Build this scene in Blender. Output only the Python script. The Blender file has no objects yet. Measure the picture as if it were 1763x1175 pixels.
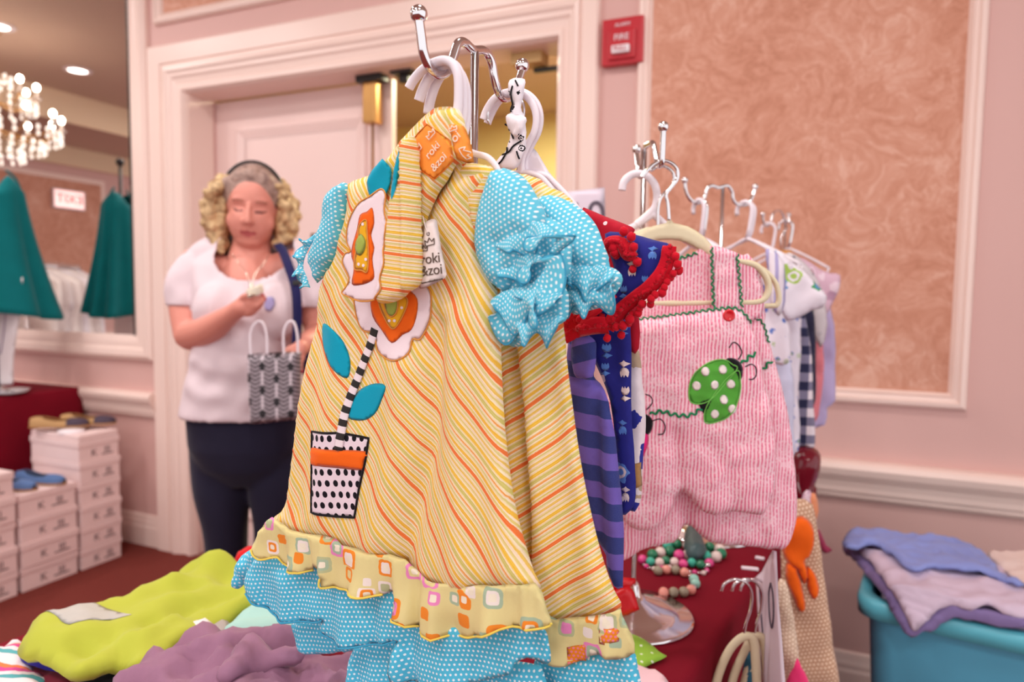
import bpy, bmesh, math, random
import numpy as np
from mathutils import Vector, Matrix
from mathutils.geometry import delaunay_2d_cdt

random.seed(7); RNG = np.random.default_rng(7)
SC = bpy.context.scene
COL = SC.collection
# ------------------------------------------------------------------ camera
F, CX, CY = 1175.0, 881.5, 587.5
PITCH, ROLL = math.radians(3.9), math.radians(0.72)
CAMP = np.array([0.0, 0.0, 1.24])
cd = bpy.data.cameras.new('camera'); cam = bpy.data.objects.new('camera', cd); COL.objects.link(cam)
cd.sensor_width = 36.0; cd.lens = 36.0 * F / 1763.0; cd.clip_start = 0.02; cd.clip_end = 60
cam.matrix_world = Matrix.Translation(CAMP) @ Matrix.Rotation(math.pi/2 - PITCH, 4, 'X') @ Matrix.Rotation(ROLL, 4, 'Z')
cd.dof.use_dof = True; cd.dof.focus_distance = 0.66; cd.dof.aperture_fstop = 4.2
SC.camera = cam
# ------------------------------------------------------------------ light and colour
SC.view_settings.view_transform = 'Standard'; SC.view_settings.look = 'None'
SC.view_settings.gamma = 1.0; SC.view_settings.use_curve_mapping = False
SC.view_settings.exposure = 0.28
w = bpy.data.worlds.new('room_air'); SC.world = w; w.use_nodes = True
w.node_tree.nodes['Background'].inputs[0].default_value = (1.0, 0.97, 0.98, 1)
w.node_tree.nodes['Background'].inputs[1].default_value = 1.08
WP = np.array([-1.536, 3.16]); WD = np.array([0.919, -0.394]); WD /= np.linalg.norm(WD)
WN = np.array([-WD[1]*-1, -WD[0]])            # towards the room
WN = np.array([WD[1], -WD[0]])
CEIL = 2.98
def wp(s, h, o=0.0): return Vector((WP[0]+WD[0]*s+WN[0]*o, WP[1]+WD[1]*s+WN[1]*o, h))
def lamp(name, p, power, size, col=(1, .95, .92), shape='DISK', rot=(0, 0, 0)):
    l = bpy.data.lights.new(name, 'AREA'); l.energy = power; l.shape = shape; l.size = size; l.color = col
    o = bpy.data.objects.new(name, l); o.location = p; o.rotation_euler = rot; COL.objects.link(o); return o
FILL_LAMPS = [(-.6, 1.5), (-1.0, 1.0), (0.9, 1.5), (2.4, 1.5), (0.2, 3.0), (1.9, 3.1), (3.3, 3.0), (-2.2, 2.6), (0.4, 4.5), (2.2, 4.5)]
for s_, o_ in FILL_LAMPS: lamp('added_fill_lamp', wp(s_, CEIL-.03, o_), 12, .32)  # unseen ceiling lamps added to brighten the room evenly
lamp('hallway_lamp', wp(1.4, 2.38, -1.0), 34, .5, (1, .93, .62))
# ------------------------------------------------------------------ small maths
def ray(px, py):
    x = (px-CX)/F; y = -(py-CY)/F
    X = x*math.cos(ROLL)-y*math.sin(ROLL); Y = x*math.sin(ROLL)+y*math.cos(ROLL)
    return np.array([X, math.cos(PITCH)+Y*math.sin(PITCH), -math.sin(PITCH)+Y*math.cos(PITCH)])
def at(px, py, y):
    D = ray(px, py); return Vector(CAMP + D*(y/D[1]))
class Frame:
    """a plane in the room: origin, two axes, normal; uv() reads where a sight line meets it"""
    def __init__(s, O, U, V, N=None):
        s.O = np.array(O, float); s.U = np.array(U, float); s.U /= np.linalg.norm(s.U)
        s.V = np.array(V, float); s.V /= np.linalg.norm(s.V)
        s.N = np.cross(s.U, s.V) if N is None else np.array(N, float)
        if N is None and s.N @ (CAMP - s.O) < 0: s.N = -s.N
    def uv(s, px, py):
        D = ray(px, py); t = s.N @ (s.O-CAMP) / (s.N @ D); P = CAMP + t*D - s.O
        return (float(P @ s.U), float(P @ s.V))
    def pt(s, u, v, o=0.0): return Vector(s.O + s.U*u + s.V*v + s.N*o)
    def arr(s, u, v, o): return s.O + np.outer(u, s.U) + np.outer(v, s.V) + np.outer(o, s.N)
    def shift(s, o): return Frame(s.O + s.N*o, s.U, s.V, s.N)
def vframe(x, y, d): return Frame((x, y, 0), (d[0], d[1], 0), (0, 0, 1))
def hframe(z, d=(1, 0)): return Frame((0, 0, z), (d[0], d[1], 0), (-d[1], d[0], 0), (0, 0, 1))
def lin(c):
    if isinstance(c, str): c = tuple(int(c[i:i+2], 16) for i in (0, 2, 4))
    r = []
    for v in c[:3]:
        v = v/255.0; r.append(v/12.92 if v <= .04045 else ((v+.055)/1.055)**2.4)
    return (*r, 1.0)
def nz(u, v, sc, seed=0):
    r = np.random.default_rng(seed); t = 0; u = np.asarray(u, float); v = np.asarray(v, float)
    for k in range(6):
        a = r.uniform(0, 2*math.pi); f = sc*r.uniform(.6, 1.7); ph = r.uniform(0, 6.28)
        t = t + np.sin((u*math.cos(a)+v*math.sin(a))*f*2*math.pi+ph + 1.3*np.sin((v*math.cos(a)-u*math.sin(a))*f*3+ph*2))
    return t/6*1.6
def crink(sc, amp, seed): return lambda u, v: amp*(1-2*np.abs(nz(u, v, sc, seed)))
# ------------------------------------------------------------------ nodes
class G:
    def __init__(s, name):
        s.m = bpy.data.materials.new(name); s.m.use_nodes = True; s.t = s.m.node_tree; s.b = s.t.nodes['Principled BSDF']
    def n(s, typ, **kw):
        nd = s.t.nodes.new(typ)
        for k, v in kw.items():
            if k.startswith('i_'):
                key = k[2:]; key = int(key) if key.isdigit() else key.replace('_', ' ')
                s.put(nd.inputs[key], v)
            else: setattr(nd, k, v)
        return nd
    def put(s, sock, v):
        if hasattr(v, 'is_linked') or isinstance(v, bpy.types.NodeSocket): s.t.links.new(v, sock)
        else: sock.default_value = v
    def math(s, op, a, b=0.0, c=0.0, clamp=False):
        nd = s.t.nodes.new('ShaderNodeMath'); nd.operation = op; nd.use_clamp = clamp
        for i, v in enumerate((a, b, c)): s.put(nd.inputs[i], v)
        return nd.outputs[0]
    def mix(s, f, a, b):
        nd = s.t.nodes.new('ShaderNodeMix'); nd.data_type = 'RGBA'
        s.put(nd.inputs[0], f); s.put(nd.inputs[6], a); s.put(nd.inputs[7], b); return nd.outputs[2]
    def uv(s):
        sp = s.n('ShaderNodeSeparateXYZ', i_0=s.n('ShaderNodeUVMap').outputs[0]); return sp.outputs[0], sp.outputs[1]
    def comb(s, x, y, z=0.0): return s.n('ShaderNodeCombineXYZ', i_0=x, i_1=y, i_2=z).outputs[0]
    def noise(s, vec, scale, detail=3, rough=.5, dist=0.0):
        nd = s.n('ShaderNodeTexNoise'); s.put(nd.inputs['Vector'], vec)
        nd.inputs['Scale'].default_value = scale; nd.inputs['Detail'].default_value = detail
        nd.inputs['Roughness'].default_value = rough; nd.inputs['Distortion'].default_value = dist; return nd.outputs[0]
    def ramp(s, f, stops, interp='LINEAR'):
        nd = s.t.nodes.new('ShaderNodeValToRGB'); cr = nd.color_ramp; cr.interpolation = interp
        while len(cr.elements) > 1: cr.elements.remove(cr.elements[-1])
        for i, (p, c) in enumerate(stops):
            e = cr.elements[0] if i == 0 else cr.elements.new(p)
            e.position = p; e.color = lin(c) if not (isinstance(c, tuple) and len(c) == 4) else c
        s.put(nd.inputs[0], f); return nd.outputs[0]
    def bump(s, h, strength=.3, dist=.001):
        nd = s.n('ShaderNodeBump'); nd.inputs['Strength'].default_value = strength; nd.inputs['Distance'].default_value = dist
        s.put(nd.inputs['Height'], h); s.t.links.new(nd.outputs[0], s.b.inputs['Normal'])
    def fin(s, col=None, rough=.6, metal=0.0, sheen=0.0, spec=None):
        if col is not None: s.put(s.b.inputs['Base Color'], col)
        s.put(s.b.inputs['Roughness'], rough); s.b.inputs['Metallic'].default_value = metal
        if sheen: s.b.inputs['Sheen Weight'].default_value = sheen; s.b.inputs['Sheen Roughness'].default_value = .4
        if spec is not None: s.b.inputs['Specular IOR Level'].default_value = spec
        return s.m
def obj_coord(g): return g.n('ShaderNodeTexCoord').outputs['Object']
MC = {}
def plain(name, c, rough=.6, metal=0.0, var=.06, vs=8, bump=0.0, bs=400, sheen=0.0, spec=None):
    if name in MC: return MC[name]
    g = G(name); c = lin(c); co = obj_coord(g)
    n = g.noise(co, vs, 3)
    d = tuple(v*(1-var) for v in c[:3])+(1,); e = tuple(min(1, v*(1+var)) for v in c[:3])+(1,)
    col = g.mix(n, d, e)
    if bump: g.bump(g.noise(co, bs, 2), bump, .0006)
    MC[name] = g.fin(col, rough, metal, sheen, spec); return MC[name]
def fabric(name, c, var=.08, rough=.9, bs=900, bump=.25, sheen=.15):
    return plain(name, c, rough, 0, var, 14, bump, bs, sheen, .2)
def frac(g, x, per): return g.math('FRACT', g.math('DIVIDE', x, per))
def stripes(name, du, dv, per, stops, rough=.85, rib=0.0, warp=0.0, bump=.3):
    """cloth printed or woven in stripes across the direction (du,dv) of its own UVs (metres)"""
    g = G(name); u, v = g.uv(); l = math.hypot(du, dv)
    x = g.math('ADD', g.math('MULTIPLY', u, du/l), g.math('MULTIPLY', v, dv/l))
    if warp: x = g.math('ADD', x, g.math('MULTIPLY', g.math('SUBTRACT', g.noise(g.comb(u, v), 9, 1), .5), warp))
    f = frac(g, x, per)
    f = g.math('ADD', f, g.math('MULTIPLY', g.math('SUBTRACT', g.noise(g.comb(u, v), 900, 1), .5), .02))
    col = g.ramp(f, stops, 'CONSTANT')
    col = g.mix(g.math('MULTIPLY', g.noise(g.comb(u, v), 1300, 2), .10 if rib else .05), col, (1, .93, .8, 1))
    if rib:
        y = g.math('SINE', g.math('MULTIPLY', x, 2*math.pi/rib)); g.bump(y, bump, .0005)
    return g.fin(col, rough, 0, .1, .2)
def dots(name, base, dot, sp, r, rot=.0, stagger=True, rough=.85, sq=1.0, var=.12, crepe=.5):
    g = G(name); u, v = g.uv()
    c, s = math.cos(rot)/sp, math.sin(rot)/sp
    a = g.math('ADD', g.math('MULTIPLY', u, c), g.math('MULTIPLY', v, s))
    b = g.math('SUBTRACT', g.math('MULTIPLY', v, c*sq), g.math('MULTIPLY', u, s*sq))
    if stagger: a = g.math('ADD', a, g.math('MULTIPLY', g.math('MODULO', g.math('FLOOR', b), 2.0), .5))
    fa = g.math('SUBTRACT', g.math('FRACT', a), .5); fb = g.math('SUBTRACT', g.math('FRACT', b), .5)
    d = g.math('SQRT', g.math('ADD', g.math('MULTIPLY', fa, fa), g.math('MULTIPLY', fb, fb)))
    m = g.math('LESS_THAN', d, r)
    bs = lin(base); dk = tuple(x*(1-var) for x in bs[:3])+(1,)
    col = g.mix(m, g.mix(g.noise(g.comb(u, v), 60, 2), dk, bs), lin(dot))
    g.bump(g.noise(g.comb(u, g.math('MULTIPLY', v, .5)), 260, 2), crepe, .0012)
    return g.fin(col, rough, 0, .1, .2)
def check(name, c1, c2, c3, per, crepe=.4, rough=.9):
    """gingham: c1 where both bands cross, c2 one band, c3 none"""
    g = G(name); u, v = g.uv()
    a = g.math('GREATER_THAN', frac(g, u, per), .5); b = g.math('GREATER_THAN', frac(g, v, per), .5)
    col = g.mix(g.math('MULTIPLY', a, b), g.mix(g.math('MAXIMUM', a, b), lin(c3), lin(c2)), lin(c1))
    g.bump(g.noise(g.comb(u, v), 300, 2), crepe, .001); return g.fin(col, rough, 0, .1, .2)
def seersucker(name, c1, c2, per=.0042):
    g = G(name); u, v = g.uv()
    a = g.math('GREATER_THAN', frac(g, g.math('ADD', u, g.math('MULTIPLY', g.noise(g.comb(u, v), 30, 1), .004)), per), .5)
    pk = g.noise(g.comb(g.math('MULTIPLY', u, 1.6), v), 260, 1); big = g.noise(g.comb(u, v), 22, 2)
    m = g.math('MULTIPLY', a, g.math('MULTIPLY', g.math('SUBTRACT', pk, g.math('MULTIPLY', big, .55)), 4.2, clamp=True), clamp=True)
    m = g.math('ADD', g.math('MULTIPLY', m, .80), .16)
    col = g.mix(m, lin(c1), lin(c2)); g.bump(g.math('MULTIPLY', pk, a), .9, .0022); return g.fin(col, .9, 0, .1, .2)
def prints(name, base, cols, sp, seed=0.0, size=.32, soft=False, crepe=.15, rough=.85):
    """scattered printed blobs: rings of colours around random cell centres"""
    g = G(name); u, v = g.uv(); vec = g.comb(u, v, seed)
    vo = g.n('ShaderNodeTexVoronoi'); vo.feature = 'F1'; vo.distance = 'EUCLIDEAN' if soft else 'MINKOWSKI'; vo.inputs['Randomness'].default_value = .75
    g.put(vo.inputs['Vector'], vec); vo.inputs['Scale'].default_value = 1/sp
    if not soft: vo.inputs['Exponent'].default_value = 4.5
    d = vo.outputs['Distance']; sc = g.n('ShaderNodeSeparateColor', i_0=vo.outputs['Color'])
    pick = g.ramp(sc.outputs[0], [(i/len(cols), c) for i, c in enumerate(cols)], 'CONSTANT')
    pick2 = g.ramp(sc.outputs[1], [(i/len(cols), c) for i, c in enumerate(cols[1:]+cols[:1])], 'CONSTANT')
    R = g.math('MULTIPLY', g.math('ADD', .5, sc.outputs[2]), size)
    if soft: R = g.math('ADD', R, g.math('MULTIPLY', g.math('SUBTRACT', g.noise(vec, 3/sp, 2), .5), size*1.6))
    m1 = g.math('LESS_THAN', d, R); m2 = g.math('LESS_THAN', d, g.math('MULTIPLY', R, .68)); m3 = g.math('LESS_THAN', d, g.math('MULTIPLY', R, .38))
    col = g.mix(m1, lin(base), pick); col = g.mix(m2, col, pick2); col = g.mix(m3, col, lin('F0E6D0') if not soft else pick)
    g.bump(g.noise(vec, 500, 2), crepe, .0006); return g.fin(col, rough, 0, .1, .2)
# ------------------------------------------------------------------ objects
def link(name, me, mat=None, parent=None):
    o = bpy.data.objects.new(name, me); COL.objects.link(o)
    if mat is not None:
        for mm in (mat if isinstance(mat, (list, tuple)) else [mat]): me.materials.append(mm)
    if parent is not None: o.parent = parent
    return o
def tag(o, label=None, cat=None, group=None, kind=None):
    if label: o['label'] = label
    if cat: o['category'] = cat
    if group: o['group'] = group
    if kind: o['kind'] = kind
    return o
def thing(name, label, cat, loc=(0, 0, 0), group=None, rz=0.0):
    o = bpy.data.objects.new(name, None); COL.objects.link(o); o.empty_display_size = .05
    o.location = loc; o.rotation_euler = (0, 0, rz); return tag(o, label, cat, group)
def settle(root):
    """put a thing's empty at its base without moving its parts (parts built in world space)"""
    pts = []
    for c in root.children:
        if c.type == 'MESH': pts += [Vector(b) for b in c.bound_box]
    if not pts: return root
    mn = Vector([min(p[i] for p in pts) for i in range(3)]); mx = Vector([max(p[i] for p in pts) for i in range(3)])
    base = Vector(((mn.x+mx.x)/2, (mn.y+mx.y)/2, mn.z)); root.location = base
    for c in root.children: c.matrix_parent_inverse = Matrix.Translation(-base)
    return root
def from_arrays(name, V, Fc, mat, parent=None, uv=None, smooth=True):
    me = bpy.data.meshes.new(name); me.from_pydata([tuple(map(float, v)) for v in V], [], [tuple(map(int, f)) for f in Fc]); me.update()
    if uv is not None:
        l = me.uv_layers.new(name='UVMap'); idx = np.zeros(len(me.loops), int); me.loops.foreach_get('vertex_index', idx)
        l.data.foreach_set('uv', np.asarray(uv, float)[idx].ravel())
    if smooth: me.polygons.foreach_set('use_smooth', [True]*len(me.polygons))
    return link(name, me, mat, parent)
def bm_obj(name, bm, mat, parent=None, smooth=False):
    bmesh.ops.recalc_face_normals(bm, faces=bm.faces)
    me = bpy.data.meshes.new(name); bm.to_mesh(me); bm.free()
    if smooth: me.polygons.foreach_set('use_smooth', [True]*len(me.polygons))
    return link(name, me, mat, parent)
def add_hexa(bm, P, bevel=0.0, seg=2):
    """P: 8 points, bottom ring then top ring"""
    vs = [bm.verts.new(p) for p in P]
    fs = [bm.faces.new([vs[i] for i in q]) for q in ((3, 2, 1, 0), (4, 5, 6, 7), (0, 1, 5, 4), (1, 2, 6, 5), (2, 3, 7, 6), (3, 0, 4, 7))]
    if bevel:
        es = list({e for f in fs for e in f.edges}); bmesh.ops.bevel(bm, geom=es, offset=bevel, segments=seg, profile=.6, affect='EDGES')
def wbox(name, s0, s1, h0, h1, o0, o1, mat, parent=None, bevel=0.0):
    bm = bmesh.new(); add_hexa(bm, [wp(s0, h0, o0), wp(s1, h0, o0), wp(s1, h0, o1), wp(s0, h0, o1), wp(s0, h1, o0), wp(s1, h1, o0), wp(s1, h1, o1), wp(s0, h1, o1)], bevel)
    return bm_obj(name, bm, mat, parent)
def obox(name, O, A, B, Cc, mat, parent=None, bevel=0.0, seg=2, smooth=False):
    """box from corner O with edge vectors A,B,C"""
    O, A, B, Cc = map(Vector, (O, A, B, Cc)); bm = bmesh.new()
    add_hexa(bm, [O, O+A, O+A+B, O+B, O+Cc, O+A+Cc, O+A+B+Cc, O+B+Cc], bevel, seg); return bm_obj(name, bm, mat, parent, smooth)
def sweep_arr(pts, r, seg=8, flat=1.0, closed=False, cap=True):
    P = [Vector(p) for p in pts]; n = len(P); rr = r if hasattr(r, '__len__') else [r]*n
    V, Fc = [], []; up = None
    for i in range(n):
        a = P[(i-1) % n] if closed or i > 0 else P[i]; b = P[(i+1) % n] if closed or i < n-1 else P[i]
        t = (b-a).normalized()
        if up is None:
            up = Vector((0, 0, 1)) if abs(t.z) < .9 else Vector((0, 1, 0))
            up = (up - t*up.dot(t)).normalized()
        up = (up - t*up.dot(t)); up = up.normalized() if up.length > 1e-6 else t.orthogonal().normalized()
        sd = t.cross(up)
        for k in range(seg):
            an = 2*math.pi*k/seg; V.append(P[i] + sd*math.cos(an)*rr[i] + up*math.sin(an)*rr[i]*flat)
    m = n if closed else n-1
    for i in range(m):
        for k in range(seg):
            j = (i+1) % n; Fc.append((i*seg+k, i*seg+(k+1) % seg, j*seg+(k+1) % seg, j*seg+k))
    if cap and not closed: Fc.append(tuple(range(seg))[::-1]); Fc.append(tuple((n-1)*seg+k for k in range(seg)))
    return V, Fc
def tube(name, pts, r, mat, parent=None, seg=8, flat=1.0, closed=False):
    V, Fc = sweep_arr(pts, r, seg, flat, closed); return from_arrays(name, V, Fc, mat, parent)
def tubes(name, lst, mat, parent=None):
    """several joined strands of one part: lst of (pts, r)"""
    V, Fc = [], []
    for it in lst:
        v, f = sweep_arr(*it) if isinstance(it, tuple) and not isinstance(it[-1], dict) else sweep_arr(*it[:-1], **it[-1])
        k = len(V); V += v; Fc += [tuple(i+k for i in q) for q in f]
    return from_arrays(name, V, Fc, mat, parent)
def catmull(P, n=8, closed=False):
    P = [np.array(p, float) for p in P]; N = len(P); out = []
    rng = range(N if closed else N-1)
    for i in rng:
        p0 = P[(i-1) % N] if closed or i > 0 else P[0]; p1 = P[i]; p2 = P[(i+1) % N]; p3 = P[(i+2) % N] if closed or i+2 < N else P[-1]
        for k in range(n):
            t = k/n; out.append(.5*((2*p1)+(-p0+p2)*t+(2*p0-5*p1+4*p2-p3)*t*t+(-p0+3*p1-3*p2+p3)*t**3))
    if not closed: out.append(P[-1])
    return out
def lathe(name, prof, loc, mat, parent=None, seg=32, smooth=True):
    V, Fc = [], []
    for r, z in prof:
        for k in range(seg):
            a = 2*math.pi*k/seg; V.append((loc[0]+r*math.cos(a), loc[1]+r*math.sin(a), loc[2]+z))
    for i in range(len(prof)-1):
        for k in range(seg): Fc.append((i*seg+k, i*seg+(k+1) % seg, (i+1)*seg+(k+1) % seg, (i+1)*seg+k))
    Fc.append(tuple(range(seg))[::-1]); Fc.append(tuple((len(prof)-1)*seg+k for k in range(seg)))
    return from_arrays(name, V, Fc, mat, parent, smooth=smooth)
def ball(name, p, r, mat, parent=None, seg=2, sc=(1, 1, 1)):
    bm = bmesh.new(); bmesh.ops.create_icosphere(bm, subdivisions=seg, radius=r)
    for v in bm.verts: v.co = Vector((v.co.x*sc[0], v.co.y*sc[1], v.co.z*sc[2])) + Vector(p)
    return bm_obj(name, bm, mat, parent, True)
def bake(o):
    dg = bpy.context.evaluated_depsgraph_get(); me = bpy.data.meshes.new_from_object(o.evaluated_get(dg)); o.modifiers.clear(); o.data = me; return o
# ------------------------------------------------------------------ cloth
def inside(P, Q):
    x, y = P[:, 0], P[:, 1]; r = np.zeros(len(P), bool)
    for i in range(len(Q)):
        x1, y1 = Q[i-1]; x2, y2 = Q[i]
        c = ((y1 > y) != (y2 > y)); 
        with np.errstate(divide='ignore', invalid='ignore'): xi = (x2-x1)*(y-y1)/(y2-y1+1e-15)+x1
        r ^= c & (x < xi)
    return r
def edge_dist(P, Q):
    d = np.full(len(P), 1e9)
    for i in range(len(Q)):
        a = Q[i-1]; b = Q[i]; ab = b-a; L = ab@ab+1e-15
        t = np.clip(((P-a)@ab)/L, 0, 1); d = np.minimum(d, np.hypot(*(P-a-np.outer(t, ab)).T))
    return d
def seg_fold(fr, lines):
    """ridges and valleys along traced lines: (points, half-width m, height m)"""
    L = [(np.array([fr.uv(*p) for p in pts]), wd, am) for pts, wd, am in lines]
    def f(u, v):
        P = np.stack([u, v], 1); o = np.zeros(len(P))
        for Q, wd, am in L:
            d = np.full(len(P), 1e9)
            for i in range(1, len(Q)):
                a = Q[i-1]; ab = Q[i]-a; t = np.clip(((P-a)@ab)/(ab@ab+1e-15), 0, 1); d = np.minimum(d, np.hypot(*(P-a-np.outer(t, ab)).T))
            o += am*np.exp(-(d/wd)**2)
        return o
    return f
def cloth(name, fr, poly, mat, parent=None, t=.01, R=.03, fold=None, g=.008, smooth=3, uvf=None, hole=None, base=None, back=True, off=0.0):
    """a closed, two-sided piece of cloth with the traced outline, t half-thick, filled out over R from its edge,
    lying on frame fr (or on top of the front of another piece: base)"""
    Q = [fr.uv(*p) for p in poly]
    if smooth > 1: Q = catmull(Q, smooth, True)
    Q = np.array([tuple(q) for q in Q])
    out = [Q[0]]                                   # even out the outline
    for i in range(1, len(Q)+1):
        a = Q[i-1]; b = Q[i % len(Q)]; n = max(1, int(np.hypot(*(b-a))/(g*1.3)))
        for k in range(1, n+1): out.append(a+(b-a)*k/n)
    Q = np.array(out[:-1])
    keep = [0]
    for i in range(1, len(Q)):
        if np.hypot(*(Q[i]-Q[keep[-1]])) > g*.22: keep.append(i)
    Q = Q[keep]
    mn, mx = Q.min(0), Q.max(0); xs = np.arange(mn[0], mx[0], g); ys = np.arange(mn[1], mx[1], g*.866)
    gx, gy = np.meshgrid(xs, ys); gx = gx+(np.arange(len(ys)) % 2)[:, None]*g*.5
    P = np.stack([gx.ravel(), gy.ravel()], 1); P = P[inside(P, Q)]
    if len(P): P = P[edge_dist(P, Q) > g*.45]
    nb = len(Q)
    vs, _, fs, ov, _, _ = delaunay_2d_cdt([Vector(p) for p in np.vstack([Q, P])] if len(P) else [Vector(p) for p in Q], [], [list(range(nb))], 1, 1e-7)
    S = np.array([tuple(v) for v in vs]); d = edge_dist(S, Q); d[d < 1e-5] = 0
    x = np.clip(d/R, 0, 1); half = t*np.sqrt(np.clip(1-(1-x)**2, 0, 1))
    c = np.zeros(len(S)) + off
    if fold is not None: c = c + fold(S[:, 0], S[:, 1])
    if base is not None: c = c + base(S[:, 0], S[:, 1])
    fs = [list(f) for f in fs if len(f) >= 3]
    FV = fr.arr(S[:, 0], S[:, 1], c+half); V = list(FV); Fc = []
    tri0 = fs[0]; e1 = FV[tri0[1]]-FV[tri0[0]]; e2 = FV[tri0[2]]-FV[tri0[0]]
    flip = np.cross(e1, e2) @ fr.N < 0
    for f in fs: Fc.append(f[::-1] if flip else f)
    UV = S if uvf is None else np.stack(uvf(S[:, 0], S[:, 1]), 1); UV = list(UV)
    bmap = {}
    BV = fr.arr(S[:, 0], S[:, 1], c-(half if base is None else half*.1))
    for i in range(len(S)):
        if d[i] == 0: bmap[i] = i
        else: bmap[i] = len(V); V.append(BV[i]); UV.append(UV[i])
    for f in fs:
        q = [bmap[i] for i in f]
        if all(d[i] == 0 for i in f): continue
        Fc.append(q if flip else q[::-1])
    o = from_arrays(name, V, Fc, mat, parent, UV)
    A, B2 = Q, fold
    def surf(u, v):
        u = np.atleast_1d(np.asarray(u, float)); v = np.atleast_1d(np.asarray(v, float)); dd = edge_dist(np.stack([u, v], 1), A)
        ins = inside(np.stack([u, v], 1), A); dd = np.where(ins, dd, 0)
        r = t*np.sqrt(np.clip(1-(1-np.clip(dd/R, 0, 1))**2, 0, 1)) + off
        if B2 is not None: r = r + B2(u, v)
        if base is not None: r = r + base(u, v)
        return r
    return o, surf
def on(fr, surf, px, py, o=.001):
    u, v = fr.uv(px, py); return fr.pt(u, v, float(surf(u, v)[0])+o)
def text(name, body, fr, px, py, size, ang, mat, parent, surf=None, o=.0012, ext=.0003, align='CENTER', width=1.0):
    c = bpy.data.curves.new(name, 'FONT'); c.body = body; c.size = size; c.extrude = ext; c.align_x = align; c.align_y = 'CENTER'
    u, v = fr.uv(px, py); off = (float(surf(u, v)[0]) if surf is not None else 0)+o
    p = fr.pt(u, v, off)
    U, V_, N = Vector(fr.U), Vector(fr.V), Vector(fr.N)
    if U.cross(V_).dot(N) < 0: U = -U
    a = math.radians(ang); X = U*math.cos(a)+V_*math.sin(a); Y = V_*math.cos(a)-U*math.sin(a)
    M = Matrix((X*width, Y, N)).transposed().to_4x4(); M.translation = p
    ob = bpy.data.objects.new(name, c); COL.objects.link(ob); ob.matrix_world = M; c.materials.append(mat)
    dg = bpy.context.evaluated_depsgraph_get(); me = bpy.data.meshes.new_from_object(ob.evaluated_get(dg)); me.transform(M)
    bpy.data.objects.remove(ob)
    return link(name, me, None, parent)
def px_path(fr, surf, pts, o=.001, n=6):
    P = catmull([fr.uv(*p) for p in pts], n); return [fr.pt(q[0], q[1], float(surf(q[0], q[1])[0] if surf else 0)+o) for q in P]
# ------------------------------------------------------------------ materials of the room
M_wall = plain('painted_wall', (216, 174, 167), .6, var=.03, vs=2)
M_trim = plain('painted_trim', (242, 216, 206), .35, var=.03, vs=3)
M_door = plain('painted_door', (242, 214, 208), .4, var=.03, vs=3)
M_ceil = plain('ceiling_paint', (205, 178, 160), .8, var=.03, vs=2)
M_beam = plain('beam_paint', (235, 210, 178), .7, var=.03, vs=2)
M_hall = plain('hallway_wall_paint', (218, 200, 140), .7, var=.05, vs=2)
M_black = plain('black_metal', (30, 28, 28), .4)
M_brass = plain('brass', (198, 150, 90), .3, .8)
M_chrome = plain('chrome', (225, 222, 225), .12, 1.0, var=.02)
M_white = plain('white_plastic', (238, 228, 236), .35, var=.03)
M_burg = fabric('burgundy_tablecloth', (120, 6, 30), .1, sheen=0)
def wallpaper():
    g = G('damask_wallpaper'); co = obj_coord(g)
    warp = g.n('ShaderNodeTexNoise', i_Vector=co); warp.inputs['Scale'].default_value = 4.5; warp.inputs['Detail'].default_value = 2
    sc = g.n('ShaderNodeVectorMath', operation='SCALE', i_0=warp.outputs['Color']); sc.inputs['Scale'].default_value = .30
    vec = g.n('ShaderNodeVectorMath', operation='ADD', i_0=co, i_1=sc.outputs[0]).outputs[0]
    vo = g.n('ShaderNodeTexVoronoi', i_Vector=vec); vo.inputs['Scale'].default_value = 8; vo.feature = 'SMOOTH_F1'
    leaf = g.math('SINE', g.math('MULTIPLY', g.math('ADD', vo.outputs['Distance'], g.math('MULTIPLY', g.noise(vec, 18, 3, .6, 1.2), .45)), 21.0))
    fine = g.noise(vec, 30, 5, .65, 2.0); big = g.noise(co, 3.5, 3, .6)
    m = g.math('ADD', g.math('ADD', g.math('MULTIPLY', leaf, .07), g.math('MULTIPLY', fine, .62)), g.math('MULTIPLY', big, .45), clamp=True)
    col = g.ramp(m, [(.28, (184, 120, 92)), (.46, (202, 140, 114)), (.60, (212, 154, 130)), (.78, (228, 182, 162))])
    g.bump(m, .3, .003); return g.fin(col, .6)
M_paper = wallpaper()
def carpet():
    g = G('red_carpet'); co = obj_coord(g)
    m = g.noise(co, 70, 4, .7); m2 = g.noise(co, 5, 2)
    col = g.mix(m, lin((92, 26, 18)), lin((132, 44, 32))); col = g.mix(g.math('MULTIPLY', m2, .35), col, lin((124, 52, 38)))
    g.bump(m, .8, .006); return g.fin(col, .95)
M_carpet = carpet()
def glass_mirror():
    g = G('mirror_silver'); return g.fin((.93, .90, .88, 1), .01, 1.0)
# ------------------------------------------------------------------ the room
S0, S1, OMAX = -4.65, 4.3, 6.5
OP0, OP1, OPH, REC = 0.07, 1.835, 2.13, .14
bm = bmesh.new(); vs = [bm.verts.new(p) for p in (wp(S0, 0, OMAX), wp(S1+.6, 0, OMAX), wp(S1+.6, 0, -2.4), wp(S0, 0, -2.4))]; bm.faces.new(vs)
r = bmesh.ops.extrude_face_region(bm, geom=list(bm.faces)); [setattr(v.co, 'z', -.05) for v in r['geom'] if isinstance(v, bmesh.types.BMVert)]
tag(bm_obj('floor', bm, M_carpet), kind='structure')
tag(wbox('ceiling', -3.46, S1+.6, CEIL, CEIL+.05, 0, OMAX, M_ceil), kind='structure')
tag(wbox('ceiling', S0, -3.46, 2.75, CEIL+.05, 0, OMAX, M_ceil), kind='structure')
tag(wbox('trim_1', -3.46, -3.44, 2.72, CEIL, 0.0, OMAX, M_beam), kind='structure')
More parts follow.
